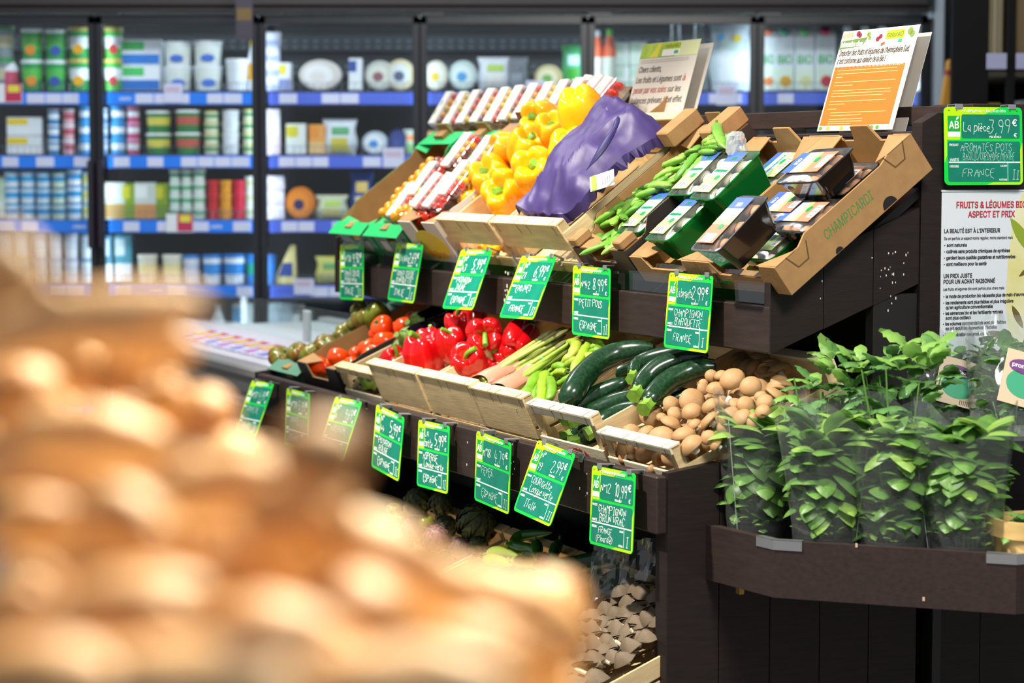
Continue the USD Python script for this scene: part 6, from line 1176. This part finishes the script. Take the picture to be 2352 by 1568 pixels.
# ---------------------------------------------------------------- chest freezer beyond the stand
GREYW = mat('#b9b4ac', .45); chest = thing('chest_freezer', 'pale grey chest freezer with glass guard behind the produce stand', 'chest freezer', ST)
x1, x0 = -2.50, -4.3
part(chest, 'body', bx(x0, .13, 0, x1, .95, .80, .03), GREYW); part(chest, 'front_rim', bx(x0 - .02, .08, .80, x1 + .02, .15, .83, .012), mat('#8d8a86', .4)); part(chest, 'kick_rail', bx(x0 - .02, .09, .70, x1 + .02, .13, .74, .01), mat('#9a958e', .4))
part(chest, 'card_ledge', side([(.15, .83), (.40, .865), (.40, .85), (.15, .80)], x0, x1), mat('#cfcad0', .4)); part(chest, 'inner_liner', bx(x0, .40, .80, x1, .90, .835, .01), mat('#dfe6ea', .4)); part(chest, 'rear_rim', bx(x0, .90, .82, x1, .95, .85, .01), mat('#b9bcc0', .4))
cg = film('chest_glass', (.93, .97, .95), rough=.03, haze=.03)
part(chest, 'glass_guard', bx(x0, .405, .84, x1, .411, .97, .001), cg, 'clear glass guard', smooth=False); part(chest, 'end_glass', bx(x1 - .008, .42, .84, x1 - .002, .93, .97, .001), cg, smooth=False)
for x in (-2.62, -3.02): part(chest, 'glass_bracket', bx(x - .02, .40, .84, x + .02, .416, .96, .003), mat('#d4dcda', .2), 'pale glass bracket')
for k in range(9):
    x = x1 - .07 - k * .135; t = thing('freezer_price_card', f'red and white price card on the freezer ledge, {ORD[k]} from the near end', 'price card', ST @ tr(x, .19, .838) @ rx(8), 'price cards on the chest freezer')
    part(t, 'card', bx(-.055, 0, 0, .055, .13, .002, .0005), TICK); part(t, 'red_print', bx(-.05, .055, .002, .03, .125, .0028, .0003), mat('#c01838', .5)); part(t, 'yellow_flash', bx(-.04, .06, .0028, .015, .105, .0034, .0003), mat('#e8c860', .5)); part(t, 'violet_strip', bx(-.03, .008, .002, .02, .045, .0028, .0003), mat('#b84aa0' if k % 2 else '#6a62b8', .5))
# ---------------------------------------------------------------- storage rack at the right
rack = thing('storage_rack', 'black framed rack of brown boxes at the right behind the stand', 'rack', tr(0, 7.4, 0))
RB = mat('#0a0909', .8, specular_ior_level=.2)
part(rack, 'side_panel', bx(1.40, -.02, 0, 1.515, .02, 2.5), RB); part(rack, 'upright', bx(1.575, -.02, 0, 1.600, .02, 2.5), RB); part(rack, 'upright', bx(2.2, -.02, 0, 2.24, .02, 2.5), RB); part(rack, 'back_sheet', bx(1.57, .6, 0, 2.4, .62, 2.5), RB)
for z in (1.70, 1.30, .8): part(rack, 'shelf', bx(1.515, -.01, z - .02, 2.3, .6, z, .002), mat('#3a332a', .6))
part(rack, 'price_strip', bx(1.508, -.025, 1.705, 1.572, -.012, 1.755, .001), mat('#9a9cb8', .5)); part(rack, 'price_strip', bx(1.602, -.025, 1.705, 2.2, -.012, 1.755, .001), mat('#9a9cb8', .5))
for x, w, z, h, cols, nm, lab in ((1.54, .056, 1.70, .36, '#8f8466', 'storage_box', 'beige box between the rack uprights at the upper right'), (1.72, .22, 1.70, .36, '#7f6a48', 'storage_box', 'brown box at the top right edge'), (1.54, .05, 1.50, .10, '#a89c10', 'storage_box', 'yellow box below the beige one'), (1.70, .12, 1.50, .11, '#b4bcbc', 'storage_box', 'pale box at the right edge of the rack'),):
    t = thing(nm, lab, 'box', tr(x, 7.42, z), 'boxes on the storage rack'); part(t, 'carton', bx(-w / 2, 0, 0, w / 2, .3, h, .004), mat(cols, .7, var=.06, scale=8)); part(t, 'tape', bx(-w * .06, -.001, h * .1, w * .06, 0, h * .9, .0004), mat('#b8a888', .4)); part(t, 'flap_line', bx(-w / 2, -.001, h * .97, w / 2, 0, h * .985, .0003), mat('#4a3f2c', .7))
part(rack, 'shelf', bx(1.515, -.01, 1.48, 2.3, .6, 1.50, .002), mat('#3a332a', .6))
t = thing('snack_pouch', 'slanted ochre and red pouch beside the fridge end', 'pouch', tr(*at_depth(2183, 226, 7.9))); part(t, 'pouch', mv(bx(-.03, 0, -.06, .03, .03, .13, .01), ry(8)), mat('#a8761c', .5)); part(t, 'red_band', mv(bx(-.0305, -.0008, .07, .0305, .0305, .10, .008), ry(8)), mat('#7a1c24', .5)); part(t, 'stand', bx(-.03, 0, -1.44, .03, .03, -.06, .002), RB)
# ---------------------------------------------------------------- herbs on the octagonal shelf
BAS = [leafmat('basil_leaf', '#6f9c48', '#527c34', .35), leafmat('basil_young_leaf', '#98bc58', '#7fa848', .35)]; MINT = [leafmat('mint_leaf', '#669452', '#48743a', .3), leafmat('mint_young_leaf', '#8fb85c', '#74a44c', .35)]; HST = mat('#5f8a3a', .5)
def leaf(l, w, cup=.25, droop=.3, ruffle=0.0, seed=0, nu=9, nv=5):
    u = np.linspace(0, 1, nu); q = []
    for a in u:
        ww = w / 2 * (np.sin(np.pi * a ** .82) ** .62 * (1 + ruffle * .12 * np.sin(a * 40 + seed)) + .02); y = l * a; zc = l * (.12 * a - droop * a * a)
        q.append([(s * ww, y, zc + 1.6 * cup * ww * (1 - s * s) - ruffle * .04 * l * math.sin(a * 22 + s * 3 + seed) * abs(s)) for s in np.linspace(-1, 1, nv)])
    return grid(np.array(q))
def ry_dir(az, el): return rz(math.degrees(az)) @ rx(math.degrees(el))
SLEEVE = film('sleeve_film', (.95, .97, .96), rough=.12, ior=1.5, haze=.04); POTM = mat('#1a1a1a', .35, coat_weight=.3); SOIL = mat('#1c130c', .9, bump=.5, bscale=200)
def sleeve(r0, r1, z0, z1, seed, n=40):
    rg = np.random.default_rng(seed); th = np.arange(n) * 2 * np.pi / n; P = []
    for z in np.linspace(0, 1, 14):
        r = r0 + (r1 - r0) * z ** 1.1; k = 1 + .05 * z * np.sin(3 * th + seed) + .025 * np.sin(7 * th + 2 * seed + 3 * z)
        P.append(np.stack([r * k * np.cos(th), r * k * np.sin(th), np.full(n, z0 + (z1 - z0) * z) + z ** 8 * .035 * np.sin(2 * th + seed)], 1))
    return grid(np.array(P).transpose(1, 0, 2), wrap_u=True)
def herb_pot(name, label, cat, M, lm, n, hgt, leaf_l, seed, ruffle=0, group='potted herbs on the octagonal shelf', spread=.06, slv=(.056, .088, .03, .30), low=110):
    t = thing(name, label, cat, M, group); rg = np.random.default_rng(seed)
    part(t, 'pot', lathe([(0, 0), (.042, 0), (.044, .004), (.052, .074), (.056, .075), (.056, .085), (.052, .085), (.050, .07), (0, .07)], 28), POTM, 'black plastic pot', smooth=40); part(t, 'soil', disp(mv(ball(1, 20, 8), tr(0, 0, .066) @ sc(.049, .049, .012)), .004, 80, 1), SOIL)
    f = part(t, 'foliage', [tube([(0.02 * math.cos(a), .02 * math.sin(a), .07), (spread * .6 * math.cos(a) * k, spread * .6 * math.sin(a) * k, .07 + hgt * .5), (spread * math.cos(a) * k, spread * math.sin(a) * k, .07 + hgt * (.75 + .2 * k))], [.0026, .0022, .0014], 6) for a, k in [(rg.uniform(0, 6.28), rg.uniform(.2, 1)) for _ in range(9)]], HST, 'green stems')
    k = 0
    for i in range(n):                                                           # leaves in pairs on the stems, the largest in the upper half
        zf = rg.beta(1.5, 1.1); a = rg.uniform(0, 6.28); rr = spread * math.sqrt(rg.uniform(.08, 1)) * (.6 + .4 * zf); z = .085 + hgt * zf; l = leaf_l * rg.uniform(.75, 1.2) * (.72 + .42 * zf)
        rm = slv[0] + (slv[1] - slv[0]) * min(1, max(0, (z - slv[2]) / (slv[3] - slv[2]))); rr = min(rr, max(.012, rm - l * .72)) if z < slv[3] - .02 else rr
        young = zf > .86 and rg.random() < .5 or rg.random() < .08
        for s in (0, 1):
            az = a + rg.normal(0, 1.0) + s * math.pi * .8; m = leaf(l, l * (.72 if not ruffle else .56), .22, rg.uniform(.15, .5), ruffle, i)
            part(f, 'leaf', mv(m, tr(rr * math.cos(a), rr * math.sin(a), z) @ rz(math.degrees(az) - 90) @ rx(rg.uniform(-30, 42) if zf < .85 else rg.uniform(10, 55))), lm[1] if young else lm[0], smooth=True)
    lw = []
    for i in range(low):
        a = rg.uniform(0, 6.28); rr = .052 * math.sqrt(rg.uniform(.2, 1)); lw.append(mv(leaf(.02, .015, .2, .3, 0, i, 4, 3), tr(rr * math.cos(a), rr * math.sin(a), .085 + rg.uniform(0, .075)) @ rz(rg.uniform(0, 360)) @ rx(rg.uniform(0, 50))))
    if lw: part(f, 'seedling_leaf', lw, lm[1], 'small pale seedling leaves', smooth=True, kind='stuff')
    sp_ = part(t, 'sleeve', sleeve(*slv, seed), SLEEVE, 'clear plastic sleeve', smooth=True)
    a = rg.uniform(3.6, 5.6); part(sp_, 'seam', tube([(slv[0] * 1.02 * math.cos(a), slv[0] * 1.02 * math.sin(a), slv[2]), (slv[1] * 1.03 * math.cos(a), slv[1] * 1.03 * math.sin(a), slv[3] - .02)], .0006, 5), mat('#9fb0a4', .3), 'pale sleeve seam')
    return t
def herb_at(u, v): return su(u, v, .668)
for i, (px, py, h, lab) in enumerate(((-.03, .197, .175, 'leftmost basil pot in a clear sleeve beside the mushrooms'), (-.202, .232, .185, 'second basil pot from the left in a clear sleeve'), (-.287, .312, .19, 'third basil pot from the left in a clear sleeve'), (-.376, .400, .185, 'rightmost basil pot in a clear sleeve beside the wooden basket'))):
    herb_pot('potted_basil', lab, 'potted herb', tr(*herb_at(px, py)) @ rz(i * 77), BAS, 125, h, .056, 20 + i, spread=.068)
mp = wpt(ST, (.165, .30, .668)); mp2 = wpt(ST, (.30, .38, .668))
herb_pot('potted_mint', 'tall mint pot rising behind the basil pots on the left', 'potted herb', tr(*wpt(ST, (.10, .30, .668))), MINT, 60, .30, .050, 31, 1, spread=.085, slv=(.056, .09, .03, .27), low=20)
herb_pot('potted_mint', 'tall mint pot rising behind the middle basil pots', 'potted herb', tr(*wpt(ST, (.20, .38, .668))), MINT, 70, .325, .056, 32, 1, spread=.10, slv=(.056, .095, .03, .27), low=20)
# packed herbs with cards
SAL = [leafmat('salad_leaf', '#5f9a44', '#457a34', .3), leafmat('parsley_leaf', '#74a84c', '#55883a', .3)]; CRINK = film('crinkle_film', (.95, .97, .97), rough=.1, ior=1.75, haze=.05); BEIGE = mat('#b9a88c', .6); VIO, CIRC = mat('#5a1a6a', .5), mat('#158a62', .5)
def herb_pack(M, label, w, h, seed, cardpos):
    t = thing('herb_pack', label, 'packed herbs', M, 'film packed herbs behind the basil'); rg = np.random.default_rng(seed)
    part(t, 'tray', bx(-w / 2, .0, 0, w / 2, .07, .03, .008), film('pack_tray_%d' % seed, (.9, .93, .93), rough=.08, haze=.1)); f = part(t, 'stalks', [tube([(rg.uniform(-w * .3, w * .3), .035, .02), (rg.uniform(-w * .4, w * .4), .035 + rg.normal(0, .01), h * .8)], [.002, .0012], 5) for _ in range(10)], HST)
    for i in range(150):
        l = rg.uniform(.026, .044); part(f, 'leaf', mv(leaf(l, l * .7, .2, .3, 1, i), tr(rg.uniform(-w * .42, w * .42), rg.uniform(.005, .06), rg.uniform(.03, h * .9)) @ rz(rg.uniform(0, 360)) @ rx(rg.uniform(0, 70))), SAL[i % 2], smooth=True)
    a, b = np.meshgrid(np.linspace(-1, 1, 22), np.linspace(0, 1, 26), indexing='ij'); bulge = (1 - a ** 4) * np.sin(np.pi * np.clip(.08 + .88 * b, 0, 1)) ** .5
    cr = (np.abs(meshkit.fbm(np.stack([a * 2.6 + seed, b * 4, 0 * a], -1), 3, seed) - .5)) * (.022 + .03 * b ** 3)
    fr_ = np.stack([a * w * .54 * (1 - .1 * b ** 3), .035 - .048 * bulge - cr, b * h * 1.12], -1); bk = fr_.copy(); bk[..., 1] = .07 - fr_[..., 1]
    part(t, 'film', cat_([grid(fr_), grid(bk[::-1])]), CRINK, 'crinkled clear film', smooth=18)
    cx, cz, cw, chh, roll = cardpos; Q = tr(cx, -.022, cz) @ ry(roll)
    c = part(t, 'card', mv(bx(-cw / 2, 0, -chh / 2, cw / 2, .0008, chh / 2, .0003), Q), BEIGE, 'beige card with logo')
    def oc(m, x, z, k=1): return mv(m, Q @ m4([1, 0, 0], [0, 0, 1], [0, -1, 0], (x, -k * .0003, z)))
    part(c, 'violet_oval', oc(extr(disc(cw * .36, chh * .14, 18), .0003), -cw * .05, chh * .22), VIO); part(c, 'green_circle', oc(extr(disc(cw * .40, chh * .27, 22), .0003), 0, -chh * .08), CIRC)
    part(c, 'card_lettering', [oc(printed('pronatura', .0075, cw * .6, True), -cw * .34, chh * .195, 2)], CHALK); part(c, 'green_badge', [oc(extr(sbox(cw * .34, chh * .22, cw * .47, chh * .42), .0003), 0, 0)], LOGOG); part(c, 'barcode', [oc(extr(sbox(cw * .1 + i * .0035, -chh * .46, cw * .1 + i * .0035 + .0016, -chh * .36), .0003), 0, 0) for i in range(7)], mat('#4a4038', .6), kind='stuff')
    return t
def facing(px, py, y, tilt=-18, yaw=0): return tr(*at_depth(px, py, y)) @ rz(yaw) @ rx(tilt)
herb_pack(facing(2185, 1010, 4.28, -22, 6), 'film packed herbs with beige card, left of the two packs', .15, .21, 1, (.018, .105, .082, .092, 16))
herb_pack(facing(2352, 1010, 4.20, -22, 4), 'film packed herbs with beige card at the right edge', .16, .22, 2, (.006, .108, .085, .105, 17))
herb_pack(facing(2300, 850, 4.50, -20, 0), 'film packed herbs in the rear under the white poster', .17, .12, 3, (.02, .03, .03, .02, 8))
# chip basket at the right edge
CHIPW_ = mat('#c9a86a', .6, var=.15, scale=12, stretch=(1, 1, 6)); bp = wpt(ST, (.455, .50, .668))
bk = thing('chip_basket', 'pale wood chip basket of greens at the right edge of the shelf', 'basket', tr(*bp) @ rz(20), None)
th_ = np.linspace(0, 2 * np.pi, 41)[:-1]
def ring(k, z): return np.stack([.085 * k * np.sign(np.cos(th_)) * np.abs(np.cos(th_)) ** .7, .068 * k * np.sign(np.sin(th_)) * np.abs(np.sin(th_)) ** .7, np.full(40, z)], 1)
part(bk, 'wall', grid(np.array([ring(.82, 0), ring(1.0, .13), ring(.985, .13), ring(.80, .004), ring(.02, .004)]).transpose(1, 0, 2), wrap_u=True), CHIPW_, smooth=40); part(bk, 'rim_band', grid(np.array([ring(1.0, .105), ring(1.03, .105), ring(1.05, .135), ring(.97, .135), ring(.96, .105)]).transpose(1, 0, 2), wrap_u=True), CHIPW_, smooth=40)
part(bk, 'side_strip', [tube([(x, -.066 - .004, .0), (x, -.074, .12)], .004, 4) for x in (-.04, .04)], CHIPW_)
rg = np.random.default_rng(77)
for i in range(40): part(bk, 'leaf', mv(leaf(.045, .03, .2, .4, 1, i), tr(rg.uniform(-.06, .06), rg.uniform(-.045, .045), .09 + rg.uniform(0, .05)) @ rz(rg.uniform(0, 360)) @ rx(rg.uniform(-10, 50))), SAL[i % 2], smooth=True)
part(bk, 'card', bx(-.02, -.074, .05, .03, -.0725, .12, .0004), mat('#d8d4cc', .5), 'pale card')
# ---------------------------------------------------------------- tan knobbly roots close to the lens, out of focus
POT = [mat('#cf9c66', .5, col2='#b27c44', scale=22, thr=(.3, .75), bump=.12, bscale=120), mat('#d9ae80', .5, col2='#bd8a52', scale=20, thr=(.3, .75), bump=.12, bscale=120), mat('#c48d58', .5, col2='#a36d38', scale=24, thr=(.3, .75), bump=.12, bscale=120)]
def root(v, M, label, group):
    t = thing('knobbly_root', label, 'root vegetable', M, group); rg = np.random.default_rng(v); s = [(1, .8, .80), (1.9, .80, .76), (1, .9, .9), (1.3, .8, .78), (2.6, .85, .72)][v]
    part(t, 'skin', disp(mv(ball(1, 36, 22), sc(*s)), .13, 1.5, v), POT[v % 3], smooth=True)
    for k in range(2 + v % 2):
        q = rg.normal(0, 1, 3); q /= np.linalg.norm(q); part(t, 'knob', disp(mv(ball(1, 18, 12), tr(*(q * s * .82)) @ sc(.42, .38, .4)), .05, 3, v + k), POT[v % 3], smooth=True)
    return t
pk_ = Kind(root, 5)
PT = [  # px, py, distance, half thickness in px, variant, turn in the picture, what it is
    (54, 730, 1.25, 92, 3, 10, 'bright root at the left edge below the ridge'), (215, 735, 1.08, 82, 4, -8, 'long root along the top ridge of the pile'), (15, 610, .86, 70, 3, 20, 'very near root at the top left, faint over the fridge'), (174, 850, 1.5, 58, 0, 0, 'small round root under the ridge'), (283, 862, 1.5, 55, 2, 0, 'round root right of the small one under the ridge'),
    (54, 915, 1.3, 82, 2, 0, 'bright round root at the left edge in the middle'), (375, 925, 1.42, 56, 0, 0, 'shaded little root in the middle of the pile'), (469, 955, 1.5, 62, 2, 0, 'bright round knob at the right of the middle'), (214, 1005, 1.2, 80, 1, 5, 'wide bright root across the middle left'), (735, 1050, .92, 85, 2, 0, 'bright near root veiling the second and third signs'),
    (80, 1200, 1.1, 70, 3, 0, 'orange tan root at the left edge, lower half'), (300, 1205, 1.0, 85, 3, 30, 'pinkish root left of the bottom centre'), (536, 1120, 1.1, 85, 1, -5, 'bright root across the middle of the pile'), (690, 1200, 1.0, 115, 0, 0, 'large bright root right of the centre'), (536, 1335, 1.02, 95, 0, 0, 'bright root in the lower centre'),
    (268, 1450, .9, 140, 3, -20, 'large near root at the lower left'), (820, 1440, 1.0, 120, 2, 0, 'bright root at the bottom right of centre'), (850, 1270, 1.1, 95, 1, 25, 'root sloping down before the artichokes'), (1010, 1350, 1.15, 75, 1, 20, 'root on the right slope of the pile'), (1160, 1425, 1.2, 120, 3, 15, 'big root near the right end of the pile'), (1255, 1400, 1.3, 85, 2, 0, 'rounded end of the rightmost root'),
    (1090, 1500, 1.05, 90, 3, 0, 'root at the bottom right'), (1210, 1540, 1.2, 80, 0, 0, 'small root at the bottom right corner of the pile'), (640, 1500, .92, 130, 3, 10, 'near root at the bottom centre'), (60, 1440, .95, 120, 0, 0, 'root at the lower left edge'), (430, 1590, .85, 130, 1, 0, 'near root cut by the bottom edge'), (930, 1590, .9, 120, 1, 0, 'root cut by the bottom edge on the right'), (110, 1600, .85, 140, 3, 0, 'root in the bottom left corner'),
    (120, 1080, 1.5, 90, 1, 10, 'root in the gap at the left, shaded'), (400, 1070, 1.5, 95, 1, -10, 'shaded root behind the middle'), (200, 1320, 1.4, 120, 3, 0, 'shaded root behind the lower left'), (440, 1240, 1.4, 110, 1, 0, 'shaded root behind the centre'), (680, 1340, 1.4, 120, 3, 0, 'shaded root behind the lower centre'), (960, 1460, 1.4, 120, 1, 0, 'shaded root behind the right slope'), (330, 790, 1.35, 60, 1, 5, 'brown shaded root under the right end of the ridge'), (60, 830, 1.5, 60, 1, 0, 'shaded root at the left under the bright one'), (470, 1450, 1.35, 110, 0, 0, 'shaded root at the bottom centre left'), (1130, 1590, 1.35, 90, 1, 0, 'shaded root at the bottom right')]
for i, (px, py, y, r, v, turn, lab) in enumerate(PT):
    y *= .78; P = at_depth(px, py, y); rg = np.random.default_rng(i); s = r * ((P - CAM) @ fw) / FPX / .8
    pk_.put(tr(*P) @ ry(turn) @ rz(rg.uniform(-15, 15)) @ rx(rg.uniform(-30, 30)) @ sc(s), lab, 'blurred tan roots in the foreground', v=v)
pbn = thing('root_bin', 'wooden bin under the blurred tan roots in the foreground', 'bin', tr(-.08, .92, 0))
part(pbn, 'bin_floor', bx(-.2, -.30, 1.125, .14, .17, 1.14), WOOD); part(pbn, 'bin_side', bx(-.21, -.30, 1.12, -.2, .17, 1.17), WOOD); part(pbn, 'bin_side', bx(.14, -.30, 1.12, .15, .17, 1.142), WOOD); part(pbn, 'pedestal', bx(-.14, -.24, 0, .1, .14, 1.125), BLACK)
